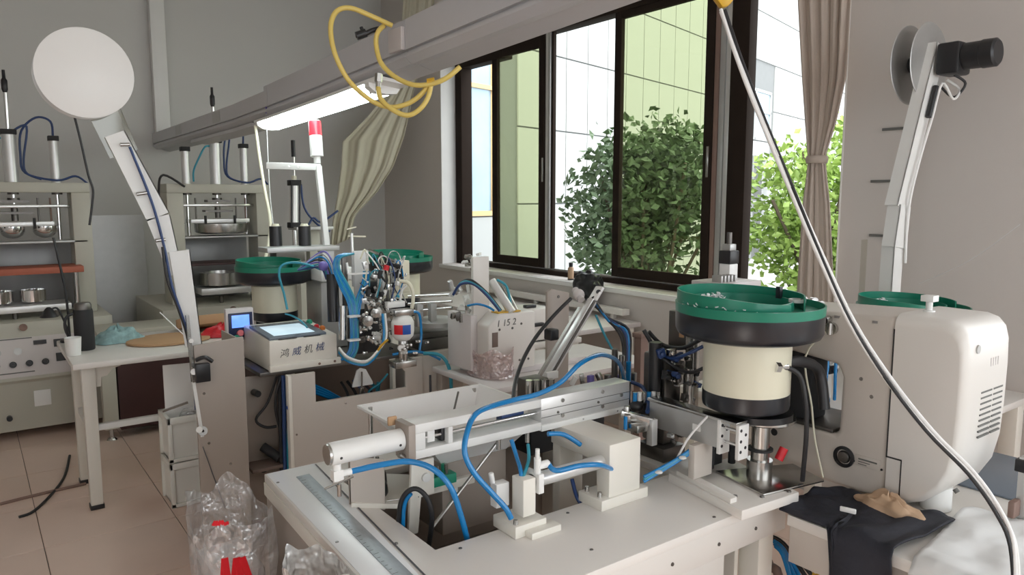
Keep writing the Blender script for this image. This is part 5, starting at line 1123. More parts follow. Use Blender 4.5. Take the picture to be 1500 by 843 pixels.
MB().prism([(-0.018, -0.015), (0.018, -0.015), (0.018, -0.010), (0.005, -0.010), (0.005, 0.010), (0.018, 0.010), (0.018, 0.015), (-0.018, 0.015)], 'z', 0.0, q.z + 0.22).build('channel', 'rust', bp)
o = bp.children[0]; o.location = (q.x - bp.location.x, q.y - bp.location.y, 0)
for v in o.data.vertices: v.co.z += 0
o.data.transform(Matrix.Translation(Vector(bp['_o']))); o.location = (q.x - bp.location.x, q.y - bp.location.y, -bp.location.z)
bx('cap', (q.x - 0.024, q.y - 0.022, q.z + 0.215), (q.x + 0.026, q.y + 0.022, q.z + 0.232), 'rust', bp, 0.003)

# ------------------------------------------------------------------ second machine line
cp2 = thing('taupe_cabinet', 'tall taupe steel side panel with black rocker switch box', 'cabinet', (0.78, 3.05, 0))
MB().prism([(0.682, 0.0), (0.872, 0.0), (0.872, 0.945), (0.682, 0.93)], 'y', 3.0, 3.018).build('panel', 'taupe', cp2, 0.002)
bx('flange', (0.865, 3.018, 0.0), (0.872, 3.30, 0.93), 'taupe', cp2)
bx('foot_strip', (0.682, 3.018, 0.0), (0.872, 3.10, 0.04), 'taupe', cp2)
sb = bx('switch_box', (0.676, 2.990, 0.791), Vector((0.731, 2.962, 0.864)), 'black', cp2, 0.004)
MB().tube([(0.682, 2.975, 0.879), (0.711, 2.960, 0.889), (0.738, 2.960, 0.869)], 0.008).build('switch_lever', 'black', sb)
cy('round_plate', (0.699, 2.999, 0.588), (0.698, 2.994, 0.590), 0.018, 'alud', cp2)
cy('round_hole', (0.698, 2.994, 0.590), (0.697, 2.992, 0.590), 0.006, 'black', cp2)
screws(cp2, [(0.711, 3.000, 0.737), (0.799, 3.000, 0.432), (0.720, 3.000, 0.534)], (0, -1, 0), 0.006, 0.002, 'steel')
MB().bar((0.696, 2.998, 0.525), (0.769, 2.998, 0.253), 0.003, 0.003).build('fold_line', 'troughd', cp2)

m2 = thing('notched_workbench', 'beige machine bench with notched front panel under the touch panel', 'workbench', (1.35, 3.4, 0))
MB().prism([(1.06, 0.08), (1.69, 0.08), (1.69, 0.76), (1.585, 0.76), (1.585, 0.715), (1.60, 0.70), (1.60, 0.625), (1.165, 0.625), (1.165, 0.76), (1.06, 0.76)], 'y', 3.0, 3.018).build('front_panel', 'headg', m2, 0.002)
bx('stile', (1.045, 2.995, 0.08), (1.06, 3.03, 0.76), 'cream', m2, 0.002)
bx('top_plate', (0.95, 3.06, 0.755), (1.70, 3.75, 0.772), 'steeld', m2, 0.002)
bx('rear_panel', (0.90, 3.73, 0.05), (1.95, 3.745, 0.755), 'brown', m2, 0.002)
bx('bay_panel', (0.89, 3.16, 0.10), (1.05, 3.17, 0.74), 'taupe', m2, 0.002)
bx('support_column', (1.70, 3.02, 0.05), (1.93, 3.30, 0.77), 'headg', m2, 0.004)
bx('column_slot', (1.735, 3.016, 0.30), (1.745, 3.021, 0.66), 'troughd', m2, 0)
bx('inner_floor', (0.90, 3.05, 0.35), (1.70, 3.73, 0.365), 'brown', m2, 0.002)
for x, y in ((1.08, 3.05), (1.66, 3.05), (0.93, 3.70), (1.90, 3.70)): bx('leg', (x - 0.02, y - 0.02, 0), (x + 0.02, y + 0.02, 0.75), 'cream', m2, 0.002)
screws(m2, [(1.075, 3.0, 0.50), (1.63, 3.0, 0.60), (1.63, 3.0, 0.48), (1.30, 3.0, 0.60)], (0, -1, 0), 0.005, 0.002, 'steel')
cy('bay_knob', (0.949, 3.150, 0.673), (0.951, 3.100, 0.675), 0.014, 'black', m2)
cy('bay_tube', (0.974, 3.140, 0.429), (1.026, 3.080, 0.383), 0.02, 'blackm', m2)
cy('bay_hole', (0.979, 3.158, 0.324), (0.978, 3.155, 0.325), 0.018, 'black', m2)
for k, (pts, m) in enumerate((
    ([(1.039, 3.060, 0.746), (1.016, 3.060, 0.682), (1.013, 3.070, 0.599), (1.036, 3.080, 0.493)], 'rubber'), ([(1.025, 3.080, 0.744), (0.990, 3.100, 0.632), (0.938, 3.100, 0.567), (0.974, 3.100, 0.527), (1.023, 3.100, 0.521)], 'rubber'),
    ([(1.044, 3.050, 0.753), (1.042, 3.050, 0.605), (1.039, 3.050, 0.455), (1.037, 3.050, 0.304)], 'navy'), ([(1.059, 3.040, 0.753), (1.062, 3.040, 0.604), (1.053, 3.040, 0.455), (1.051, 3.040, 0.304)], 'teal'), ([(1.037, 3.070, 0.748), (1.031, 3.070, 0.602), (1.031, 3.070, 0.452), (1.028, 3.070, 0.300)], 'blackm'))):
    hose('cable', pts, 0.009 if k > 1 else 0.006, m, m2)
MB().sphere((1.058, 3.020, 0.618), 0.016, 8).build('cable_connector', 'bluelab', m2)
for k in range(4): hose('air_hose', [Vector((1.209, 3.150, 0.632)) + Vector((0, 0, 0.012 * k)), Vector((1.291, 3.180, 0.587)) + Vector((0, 0, 0.010 * k)), Vector((1.374, 3.220, 0.535)) + Vector((0, 0, 0.008 * k))], 0.007, 'blue', m2)
for k in range(5): hose('air_hose', [Vector((1.389, 3.250, 0.631)) + Vector((0.03 * k, 0, 0)), Vector((1.400, 3.200, 0.574)) + Vector((0.04 * k, 0, 0)), Vector((1.403, 3.250, 0.496)) + Vector((0.05 * k, 0, 0))], 0.007, ('rubber', 'blackm', 'navy', 'rubber', 'teal')[k], m2)
MB().prism([(-0.045, 0.0), (0.055, 0.0), (0.055, 0.012), (0.022, 0.075), (-0.005, 0.085), (-0.022, 0.075), (-0.045, 0.012)], 'y', 0, 0.006).build('lever_plate', 'paint', None)
o = bpy.data.objects['lever_plate']; o.parent = m2; o.location = Vector((1.411, 3.070, 0.646)) - Vector(m2['_o'])
MB().cyl((1.408, 3.060, 0.715), (1.404, 3.060, 0.566), 0.004, n=8).cyl((1.406, 3.060, 0.642), (1.404, 3.060, 0.572), 0.011, n=14).build('spring_rod', 'steel', m2)
hose('air_hose', [(1.558, 3.100, 0.676), (1.515, 3.100, 0.637), (1.458, 3.100, 0.603), (1.513, 3.100, 0.568), (1.599, 3.100, 0.571)], 0.005, 'teal', m2)
hose('air_hose', [(1.560, 3.200, 0.616), (1.547, 3.200, 0.517), (1.559, 3.200, 0.412)], 0.010, 'teal', m2)
hose('air_hose', [(1.671, 2.960, 0.784), (1.745, 2.930, 0.770), (1.774, 2.900, 0.710), (1.784, 2.900, 0.594), (1.791, 2.950, 0.499)], 0.0085, 'teal', m2)
hose('air_hose', [(1.534, 3.000, 0.788), (1.611, 2.980, 0.795), (1.689, 2.960, 0.782), (1.751, 2.940, 0.748)], 0.0065, 'blue', m2)

tp = thing('touch_panel', 'cream control box with wide touch screen and Chinese lettering', 'control box', (1.14, 3.2, 0.772))
MB().prism([(3.05, 0.790), (3.05, 0.905), (3.40, 0.925), (3.42, 0.80), (3.40, 0.774), (3.08, 0.774)], 'x', 0.99, 1.29).build('case', 'cream', tp, 0.006, smooth=40)
bx('lip', (0.985, 3.035, 0.774), (1.30, 3.06, 0.800), 'cream', tp, 0.003)
nz = Vector((0, -0.057, 0.998))
def onp(x, f, o=0.0): return Vector((x, 3.05 + 0.35 * f, 0.905 + 0.02 * f + o))
def lid(name, x0, x1, f0, f1, o0, o1, m, parent):
    return MB().add([onp(x0, f0, o0), onp(x1, f0, o0), onp(x1, f1, o0), onp(x0, f1, o0), onp(x0, f0, o1), onp(x1, f0, o1), onp(x1, f1, o1), onp(x0, f1, o1)],
        [(3, 2, 1, 0), (4, 5, 6, 7), (0, 1, 5, 4), (1, 2, 6, 5), (2, 3, 7, 6), (3, 0, 4, 7)]).build(name, m, parent, 0.001)
bz = lid('screen_bezel', 0.995, 1.245, 0.03, 0.80, 0.0, 0.010, 'bezel', tp)
lid('screen', 1.025, 1.205, 0.12, 0.66, 0.010, 0.0115, 'screen', bz)
lid('bezel_gap', 1.03, 1.11, 0.005, 0.03, 0.0005, 0.004, 'black', tp); lid('bezel_gap', 1.14, 1.215, 0.005, 0.03, 0.0005, 0.004, 'black', tp)
for (x, f, m, r) in ((1.265, 0.30, 'orange', 0.012), (1.255, 0.42, 'red', 0.011), (1.262, 0.72, 'greenb', 0.013)): MB().cyl(onp(x, f), onp(x, f, 0.012), r * 1.1, n=16).sphere(onp(x, f, 0.013), r * 0.9, 8, 0.6).build('push_button', m, tp)
screws(tp, [(1.20, 3.035, 0.785), (1.27, 3.035, 0.787)], (0, -1, 0), 0.006, 0.003, 'rust')
for k, ch in enumerate('鸿威机械'):
    text_mesh('lettering', ch, 0.040, 'blueink' if k % 2 else 'greyink', tp, (1.032 + k * 0.052, 3.0488, 0.832 + 0.003 * k), (1, 0, 0.03), (0, 0, 1), shear=0.18)
hose('cable', [(1.124, 3.224, 0.987), (1.130, 3.157, 0.986), (1.140, 3.085, 0.974), (1.143, 3.017, 0.953)], 0.004, 'teal', tp)
cy('side_knob', (0.985, 3.455, 0.747), Vector((0.985, 3.455, 0.747)) + Vector((-0.02, 0, 0)), 0.012, 'white', tp)
lc = thing('lcd_controller', 'small white framed controller with glowing blue display', 'controller', (0.964, 3.376, 0.796))
p = Vector((0.976, 3.399, 0.929))
bx('case', p - Vector((0.062, 0.0, 0.075)), p + Vector((0.062, 0.03, 0.075)), 'pressp', lc, 0.004)
bx('face', p - Vector((0.052, 0.004, 0.07)), p + Vector((0.055, 0.0, 0.055)), 'navyp', lc, 0.002)
bx('display', p - Vector((0.038, 0.0055, 0.012)), p + Vector((0.040, -0.004, 0.045)), 'screenb', lc, 0.001)
cy('push_button', p + Vector((-0.005, -0.004, -0.038)), p + Vector((-0.005, -0.022, -0.034)), 0.014, 'pinkred', lc)
cy('push_button', p + Vector((-0.022, -0.004, -0.058)), p + Vector((-0.022, -0.020, -0.055)), 0.013, 'greenb', lc)
bx('stand', (p.x - 0.02, p.y + 0.005, 0.772), (p.x + 0.02, p.y + 0.025, p.z - 0.07), 'pressp', lc, 0.002)

bowl_feeder(1.20, 3.585, 0.772, 1.185, 1.0, 'green and black vibratory bowl behind the touch panel box', 'vibratory bowl feeders', pile=False)
bowl_feeder(1.93, 3.66, 0.772, 1.19, 1.0, 'dark green vibratory bowl below the khaki curtain', 'vibratory bowl feeders', pile=False)
# second sewing unit in the middle of the cluster
s2 = thing('button_sewing_unit', 'silver sewing unit wrapped in blue air hoses beside the touch panel', 'sewing machine', (1.351, 3.151, 0.785))
g = Vector((1.247, 3.374, 0.924))
bx('arm_housing', (g.x + 0.105, g.y, 0.773), (g.x + 0.25, g.y + 0.20, 1.10), 'alud', s2, 0.012)
bx('top_cover', (g.x + 0.10, g.y - 0.02, 1.10), (g.x + 0.28, g.y + 0.24, 1.165), 'white', s2, 0.015)
cy('black_cylinder', (1.275, 3.046, 0.960), (1.285, 3.070, 1.167), 0.026, 'black', s2)
cy('black_cylinder', (1.291, 2.986, 0.888), (1.302, 3.000, 1.035), 0.020, 'steel', s2)
bx('white_plate', (1.374, 3.036, 0.957), Vector((1.374, 3.036, 0.957)) + Vector((0.07, 0.012, 0.31)), 'paint', s2, 0.002)
bx('grey_plate', (1.322, 3.046, 1.022), Vector((1.322, 3.046, 1.022)) + Vector((0.025, 0.012, 0.23)), 'steeld', s2, 0.002)
MB().bar((1.320, 2.982, 1.173), (1.392, 2.930, 1.178), 0.008, 0.008).bar((1.320, 2.982, 1.173), (1.319, 2.991, 1.222), 0.008, 0.008).build('hose_frame', 'white', s2)
for k in range(6):
    o = Vector((0.007 * k, -0.004 * k, 0))
    hose('air_hose', [Vector((1.323, 3.018, 1.259)) + o, Vector((1.282, 3.021, 1.243)) + o * 0.5, Vector((1.272, 3.021, 1.193)) + o * 0.6, Vector((1.280, 2.979, 1.122)) + o * 0.9, Vector((1.299, 2.942, 1.051)) + o * 0.8, Vector((1.301, 2.925, 0.950)) + o * 0.7, Vector((1.290, 2.920, 0.857)) + o * 0.8, Vector((1.250, 2.917, 0.815)) + o], 0.0048, ('blue', 'blue', 'teal', 'blue', 'blue', 'teal')[k], s2)
for k in range(4):
    o = Vector((0.006 * k, -0.004 * k, 0))
    hose('air_hose', [Vector((1.384, 2.962, 1.182)) + o, Vector((1.367, 2.942, 1.135)) + o, Vector((1.332, 2.932, 1.064)) + o, Vector((1.310, 2.923, 0.979)) + o], 0.0045, ('blue', 'teal', 'blue', 'blue')[k], s2)
for k in range(4): hose('air_hose', [Vector((1.233, 2.898, 0.853)) + Vector((0, 0, 0.007 * k)), Vector((1.253, 2.854, 0.820)) + Vector((0, 0, 0.006 * k)), Vector((1.309, 2.810, 0.806)) + Vector((0, 0, 0.005 * k)), Vector((1.351, 2.785, 0.848)) + Vector((0, 0, 0.004 * k)), Vector((1.388, 2.793, 0.916)) + Vector((0.004 * k, 0, 0)), Vector((1.400, 2.824, 1.012)) + Vector((0.004 * k, 0, 0))], 0.005, ('blue', 'teal', 'alud', 'white')[k], s2)
for v in (462, 497): bx('hose_tie', (1.275, 2.912, 0.896) if v == 497 else (1.282, 2.921, 0.996), Vector((1.275, 2.912, 0.896) if v == 497 else (1.282, 2.921, 0.996)) + Vector((0.05, -0.03, 0.008)), 'paint', s2, 0.001)
hose('air_hose', [(1.132, 3.221, 1.006), (1.125, 3.237, 1.078), (1.107, 3.237, 1.155), (1.117, 3.236, 1.200), (1.164, 3.228, 1.214), (1.218, 3.188, 1.205), (1.265, 3.150, 1.183)], 0.0055, 'teal', s2)
for k in range(7): hose('lead', [(1.182, 3.211, 1.180), Vector((1.223, 3.185, 1.217)) + Vector((0.01 * k, 0, 0.012 * k - 0.03)), Vector((1.258, 3.131, 1.194)) + Vector((0.008 * k, 0, 0.006 * k)), Vector((1.270, 3.102, 1.142)) + Vector((0.008 * k, 0, 0))], 0.004, ('navy', 'teal', 'purple', 'rubber', 'blue', 'alud', 'purple')[k], s2)
MB().sphere((1.260, 3.106, 1.202), 0.022, 8).build('hose_knot', 'purple', s2)
# dark needle mechanism
bx('needle_head', (1.365, 3.019, 0.806), Vector((1.365, 3.019, 0.806)) + Vector((0.12, 0.10, 0.20)), 'blackm', s2, 0.01)
r5 = random.Random(21)
for k in range(46):
    p = Vector((1.346, 2.929, 0.944)) + Vector((r5.uniform(-0.01, 0.13), r5.uniform(-0.04, 0.0), r5.uniform(-0.11, 0.14))); s = r5.uniform(0.006, 0.017)
    mb = MB()
    if k % 3: mb.obox(p, (s * 1.8, s, s * r5.uniform(.6, 2.2)), r5.uniform(-.6, .6), 0, r5.uniform(-.7, .7))
    mb.cyl(p, p + Vector((r5.uniform(-.02, .02), -0.02, r5.uniform(-.02, .02))), s * 0.6, n=10)
    mb.build('fitting', r5.choice(('steel', 'steel', 'chrome', 'steeld', 'alu', 'blackm', 'paint')), s2, 0.0008)
for k, (u, v) in enumerate(((0, 0), (1, 0), (2, 0))): MB().lathe([(0.0005, -0.01), (0.022 - 0.003 * k, -0.008), (0.024 - 0.003 * k, 0.0), (0.0005, 0.002)], Vector((1.354, 2.829, 0.987)) + Vector((0.035 * k - 0.02, 0, 0.03 * (k % 2))), 18, 'y').build('tension_disc', 'steel', s2)
for k in range(40):
    p = Vector((1.440, 2.902, 1.059)) + Vector((r5.uniform(-0.10, 0.12), r5.uniform(-0.03, 0.03), r5.uniform(-0.05, 0.16))); s = r5.uniform(0.005, 0.014)
    mb = MB().obox(p, (s * 1.5, s, s * r5.uniform(.8, 3.2)), r5.uniform(-.5, .5), 0, r5.uniform(-.5, .5))
    if k % 2: mb.cyl(p, p + Vector((r5.uniform(-.03, .03), -0.01, r5.uniform(-.04, .04))), s * 0.4, n=8)
    mb.build('fitting', r5.choice(('steel', 'paint', 'steeld', 'alu', 'blackm', 'teal', 'alud', 'chrome')), s2, 0.0008)
for k in range(7):
    q0 = Vector((1.393, 2.932, 1.193)) + Vector((0.022 * k, r5.uniform(-.02, .02), r5.uniform(-.03, .03)))
    hose('lead', [q0, q0 + Vector((r5.uniform(-.03, .03), -0.02, 0.05)), q0 + Vector((r5.uniform(-.02, .05), -0.02, -0.05)), q0 + Vector((r5.uniform(-.04, .04), -0.01, -0.16))], 0.0032, ('white', 'teal', 'rubber', 'creamy', 'navy', 'blue', 'alud')[k], s2)
bx('drive_motor', (1.399, 2.972, 1.078), Vector((1.399, 2.972, 1.078)) + Vector((0.07, 0.06, 0.055)), 'black', s2, 0.006)
# upper right: levers and white box
bx('white_box', (1.547, 2.987, 1.072), Vector((1.547, 2.987, 1.072)) + Vector((0.075, 0.05, 0.145)), 'creamy', s2, 0.003)
for k in range(4): cy('steel_column', Vector((1.441, 2.933, 1.019)) + Vector((0.022 * k, 0.006, 0)), Vector((1.441, 2.933, 1.019)) + Vector((0.022 * k, 0.006, 0.15 + 0.02 * (k % 2))), 0.008, ('steel', 'paint', 'steeld', 'chrome')[k], s2)
MB().bar((1.452, 3.019, 1.235), (1.531, 2.893, 1.197), 0.022, 0.014).build('lever', 'blackm', s2, 0.002)
MB().bar((1.451, 3.050, 1.270), (1.522, 2.928, 1.219), 0.014, 0.010).build('lever', 'steel', s2, 0.002)
cy('red_cap', (1.452, 2.888, 1.190), (1.458, 2.886, 1.211), 0.012, 'red', s2)
MB().lathe([(0.020, -0.004), (0.024, 0), (0.020, 0.004)], (1.445, 2.899, 1.231), 20, 'y').build('eyelet', 'steel', s2, solid=0.003)
for k in range(2): hose('wire_loop', [(1.457, 2.889, 1.225), (1.483, 2.901, 1.265), (1.507, 2.883, 1.265), (1.518, 2.868, 1.221), (1.511, 2.869, 1.188)], 0.002, 'steel', s2) if k == 0 else hose('wire_loop', [(1.390, 2.923, 1.120), (1.398, 2.925, 1.173), (1.421, 2.910, 1.190), (1.430, 2.898, 1.149), (1.413, 2.899, 1.073)], 0.003, 'teal', s2)
hose('white_hose', [(1.519, 2.893, 1.138), (1.548, 2.871, 1.132), (1.562, 2.855, 1.099), (1.560, 2.848, 1.040), (1.545, 2.852, 0.989)], 0.008, 'creamy', s2)
hose('white_hose', [(1.516, 2.883, 1.055), (1.526, 2.882, 1.099), (1.544, 2.871, 1.120)], 0.006, 'paint', s2)
hose('cream_wire', [(1.367, 2.957, 1.237), (1.385, 2.951, 1.278), (1.391, 2.940, 1.237), (1.380, 2.934, 1.149)], 0.004, 'creamy', s2)
cy('thread_mast', (1.398, 3.102, 1.102), (1.408, 3.131, 1.341), 0.007, 'alu', s2)
MB().bar((1.394, 3.139, 1.329), (1.459, 3.091, 1.326), 0.006, 0.006).bar((1.392, 3.145, 1.359), (1.427, 3.121, 1.369), 0.006, 0.006).build('thread_arm', 'creamy', s2)
bx('white_block', (1.447, 2.867, 1.026), Vector((1.447, 2.867, 1.026)) + Vector((0.085, 0.03, 0.026)), 'white', s2, 0.002)
rg = thing('air_filter', 'white air filter cup with red and blue label', 'filter', (1.485, 2.809, 0.827))
c = Vector((1.493, 2.820, 0.939))
bd = MB().lathe([(0.0005, -0.05), (0.03, -0.048), (0.046, -0.03), (0.049, -0.01), (0.049, 0.03), (0.040, 0.05), (0.026, 0.058), (0.0005, 0.06)], c, 32).build('bowl', 'white', rg, smooth=60)
for a0, a1, m in ((math.radians(195), math.radians(242), 'redink'), (math.radians(242), math.radians(285), 'bluelab')):
    MB().lathe([(0.0497, -0.018), (0.0500, -0.017), (0.0500, 0.022), (0.0497, 0.023)], c, 12, a0=a0, a1=a1).build('label_band', m, bd, smooth=60)
MB().box(c + Vector((-0.045, -0.02, 0.058)), c + Vector((0.045, 0.03, 0.085))).build('cap_block', 'steel', rg, 0.003)
MB().cyl(c - Vector((0, 0, 0.05)), (c.x, c.y, 0.772), 0.02).box((c.x - 0.05, c.y - 0.03, 0.772), (c.x + 0.05, c.y + 0.04, 0.80)).build('valve_base', 'steel', rg, 0.002)
cy('drain_knob', c + Vector((-0.03, -0.03, -0.075)), c + Vector((-0.036, -0.05, -0.075)), 0.012, 'white', rg)
hose('yellow_lead', [(1.355, 2.785, 0.863), (1.373, 2.776, 0.891), (1.393, 2.764, 0.911)], 0.005, 'yellowp', rg)
for k in range(10):
    p = c + Vector((r5.uniform(-0.03, 0.11), -0.03 + r5.uniform(-0.02, 0.02), r5.uniform(-0.12, -0.06))); s = r5.uniform(0.006, 0.012)
    MB().obox(p, (s * 2, s, s), r5.uniform(-.6, .6)).cyl(p, p + Vector((0, -0.018, 0.004)), s * 0.6, n=8).build('fitting', r5.choice(('paint', 'steel', 'white', 'chrome')), rg, 0.001)
hose('air_hose', [c + Vector((0.03, -0.01, 0.07)), c + Vector((0.075, -0.01, 0.06)), c + Vector((0.085, -0.01, -0.03)), c + Vector((0.07, -0.02, -0.10))], 0.006, 'blue', rg)

# slide rods to the right and the small head with bag
sl = thing('slide_rail', 'pair of polished slide rods between the two sewing units', 'rail', (1.732, 2.938, 0.822))
for v0, v1, r in ((435, 432, 0.008), (446, 442, 0.007), (457, 450, 0.006)): cy('rod', ((1.665, 3.083, 1.036) if v0 == 435 else (1.662, 3.080, 1.001) if v0 == 446 else (1.659, 3.076, 0.966)), ((1.805, 2.919, 1.052) if v0 == 435 else (1.803, 2.916, 1.021) if v0 == 446 else (1.801, 2.914, 0.992)), r, 'chrome', sl)
for u in (612, 632): bx('rod_support', (1.681, 3.025, 0.896) if u == 612 else (1.722, 2.970, 0.899), Vector((1.681, 3.025, 0.896) if u == 612 else (1.722, 2.970, 0.899)) + Vector((0.03, 0.03, 0.11)), 'alud', sl, 0.002)
bx('bed', Vector((1.655, 3.059, 0.828)), Vector((1.655, 3.059, 0.828)) + Vector((0.30, 0.20, 0.03)), 'steeld', sl, 0.003)
MB().lathe([(0.0005, 0), (0.10, 0), (0.10, 0.02), (0.07, 0.035), (0.0005, 0.035)], (1.789, 3.033, 0.897), 32).build('turntable', 'alud', sl)
bx('pedestal', (1.72, 3.05, 0.772), (1.90, 3.28, (1.655, 3.059, 0.828)[2]), 'steeld', sl, 0.004)

t4 = thing('steel_topped_table', 'steel topped table carrying the small boxy sewing head', 'table', (2.1, 2.75, 0))
bx('tabletop', (1.74, 2.48, 0.68), (2.70, 3.0, 0.705), 'pressp', t4, 0.004)
bx('apron', (1.76, 2.50, 0.56), (2.68, 2.52, 0.68), 'taupe', t4, 0.002)
for x, y in ((1.78, 2.54), (2.66, 2.54), (1.78, 2.96), (2.66, 2.96)): bx('leg', (x - 0.025, y - 0.025, 0), (x + 0.025, y + 0.025, 0.68), 'taupe', t4, 0.003)
h2 = thing('small_sewing_head', 'boxy white sewing head with marker numbers and a pink bag', 'sewing machine', (1.95, 2.75, 0.705))
MB().prism([(1.80, 0.735), (2.06, 0.735), (2.06, 0.99), (1.86, 0.995), (1.80, 0.945)], 'y', 2.615, 2.90).build('case', 'headw', h2, 0.008, smooth=40)
bx('side_cover', (1.765, 2.70, 0.735), (1.80, 2.895, 0.985), 'pressp', h2, 0.004)
bx('arm', (2.06, 2.68, 0.86), (2.22, 2.85, 0.985), 'headw', h2, 0.006)
bx('base', (1.82, 2.64, 0.705), (2.40, 2.88, 0.735), 'pressp', h2, 0.003)
bx('dark_window', (1.82, 2.612, 0.85), (1.85, 2.617, 0.915), 'brown', h2, 0.001)
text_mesh('marker_number', '1 15 2', 0.042, 'greyink', h2, (1.842, 2.6135, 0.938), (1, 0, 0.02), (0, 0, 1), shear=0.15)
bx('yellow_label', (1.86, 2.625, 0.994), (1.985, 2.68, 0.999), 'yellowp', h2, 0.001)
screws(h2, [(1.86, 2.615, 0.925), (1.93, 2.615, 0.925), (1.98, 2.615, 0.94), (1.97, 2.615, 0.775), (2.02, 2.615, 0.775)], (0, -1, 0), 0.006, 0.002, 'steeld')
bx('black_handle', (2.07, 2.66, 0.905), (2.15, 2.68, 0.922), 'black', h2, 0.004)
bx('black_handle', (2.09, 2.72, 0.985), (2.15, 2.75, 1.0), 'black', h2, 0.004)
p = Vector((1.829, 2.706, 1.002))
bx('tall_plate', (p.x - 0.045, p.y, p.z - 0.06), (p.x + 0.04, p.y + 0.02, p.z + 0.24), 'headw', h2, 0.003)
for k in range(7): MB().obox(Vector((1.795, 2.740, 1.224)) + Vector((r5.uniform(-.03, .03), r5.uniform(-.02, .02), r5.uniform(-.03, .03))), (0.03, 0.015, 0.012), r5.uniform(-1, 1), r5.uniform(-1, 1)).build('clamp_piece', r5.choice(('steel', 'paint', 'alu')), h2, 0.001)
MB().cyl((1.798, 2.733, 1.194), (1.820, 2.735, 1.144), 0.012).build('clamp_rod', 'rust', h2)
for k in range(16): MB().obox(Vector((1.740, 2.780, 1.054)) + Vector((r5.uniform(-.03, .08), r5.uniform(-.02, .02), r5.uniform(-.09, .07))), (r5.uniform(.012, .03), 0.015, r5.uniform(.01, .05)), r5.uniform(-.5, .5), r5.uniform(-.5, .5), r5.uniform(-.5, .5)).build('fitting', r5.choice(('steel', 'paint', 'alu', 'steeld')), h2, 0.001)
for k in range(3): hose('air_hose', [Vector((1.705, 2.747, 1.078)) + Vector((0.006 * k, 0, 0.008 * k)), Vector((1.717, 2.708, 1.126)) + Vector((0.006 * k, 0, 0.006 * k)), Vector((1.749, 2.660, 1.132)) + Vector((0, 0, 0.006 * k)), Vector((1.793, 2.620, 1.085)) + Vector((0.006 * k, 0, 0)), Vector((1.835, 2.579, 1.015)) + Vector((0.004 * k, 0, 0))], 0.006, ('navy', 'teal', 'rubber')[k], h2)
hose('air_hose', [(1.725, 2.663, 1.038), (1.750, 2.621, 1.047), (1.785, 2.594, 1.035), (1.805, 2.576, 1.018)], 0.005, 'blue', h2)
MB().cyl((1.936, 2.626, 0.993), (1.901, 2.735, 1.127), 0.020).build('slanted_cylinder', 'alu', h2)
MB().cyl((1.983, 2.653, 0.986), (1.971, 2.742, 1.102), 0.012).build('slanted_cylinder', 'steel', h2)
hose('air_hose', [(1.921, 2.721, 1.133), (1.954, 2.692, 1.102), (1.952, 2.658, 1.028)], 0.006, 'teal', h2)
def fbag(s, t):
    a = 2 * math.pi * s; q = 1.05 + 0.10 * mnoise.noise(Vector((math.cos(a) * 2, math.sin(a) * 2, t * 3)))
    return Vector((1.865 + 0.085 * q * math.cos(a), 2.70 + 0.125 * q * math.sin(a), 0.712 + 0.12 * t + (0.015 * math.sin(5 * a) if t > 0.9 else 0)))
MB().grid(fbag, 40, 12).build('dust_bag', 'filmp', h2, smooth=70, fix=False)
up = thing('upright_plate', 'tall beige steel plate standing behind the tilted arm', 'plate', (1.671, 1.986, 0.846))
q = Vector((1.619, 1.988, 0.854))
MB().prism([(q.x, 0.0), (q.x + 0.10, 0.0), (q.x + 0.10, q.z + 0.31), (q.x + 0.02, q.z + 0.33), (q.x, q.z + 0.32)], 'y', q.y, q.y + 0.012).build('plate', 'taupe', up, 0.002)
bx('foot', (q.x - 0.03, q.y - 0.05, 0), (q.x + 0.13, q.y + 0.08, 0.012), 'taupe', up, 0.002)
screws(up, [(q.x + 0.05, q.y, q.z + 0.30), (q.x + 0.02, q.y, q.z + 0.02)], (0, -1, 0), 0.006, 0.002, 'steeld')

# thread stand with signal tower
ts = thing('signal_stand', 'white post with red and white signal lamp and black thread spools', 'stand', (1.395, 3.423, 1.138))
b = Vector((1.410, 3.431, 1.270)); tpt = Vector((1.405, 3.493, 1.655))
bx('foot_plate', (b.x - 0.30, b.y - 0.04, b.z - 0.022), (b.x + 0.05, b.y + 0.10, b.z), 'alud', ts, 0.002)
bx('foot_column', (b.x - 0.03, b.y - 0.02, 1.166), (b.x + 0.03, b.y + 0.04, b.z - 0.022), 'alud', ts, 0.002)
MB().bar(b, tpt, 0.028, 0.028, (0, 1, 0)).build('post', 'paint', ts, 0.003)
MB().bar((1.186, 3.591, 1.653), (1.415, 3.484, 1.648), 0.02, 0.032).build('crossbar', 'paint', ts, 0.003)
screws(ts, [(1.271, 3.515, 1.649), (1.305, 3.490, 1.646)], (-0.5, -0.85, 0), 0.006, 0.003, 'steel')
l0 = Vector((1.403, 3.495, 1.665)); ld = (Vector((1.407, 3.523, 1.869)) - l0).normalized()
cy('lamp_neck', l0, l0 + ld * 0.035, 0.016, 'paint', ts)
MB().cyl(l0 + ld * 0.035, l0 + ld * 0.135, 0.031, 0.031, 28).build('white_lens', 'white', ts)
MB().cyl(l0 + ld * 0.136, l0 + ld * 0.205, 0.031, 0.030, 28).build('red_lens', 'redl', ts)
cy('lamp_cap', l0 + ld * 0.205, l0 + ld * 0.21, 0.024, 'paint', ts)
for u in (0, 1):
    c = Vector((1.204, 3.549, 1.212) if u == 0 else (1.325, 3.490, 1.240))
    k = MB().lathe([(0.0005, 0), (0.030, 0), (0.029, 0.095), (0.0005, 0.095)], (c.x, c.y, b.z), 24).build('thread_spool', 'black', ts)
    MB().lathe([(0.0005, 0.095), (0.02, 0.095), (0.016, 0.106), (0.0005, 0.106)], (c.x, c.y, b.z), 20).build('spool_cap', 'creamy', k)
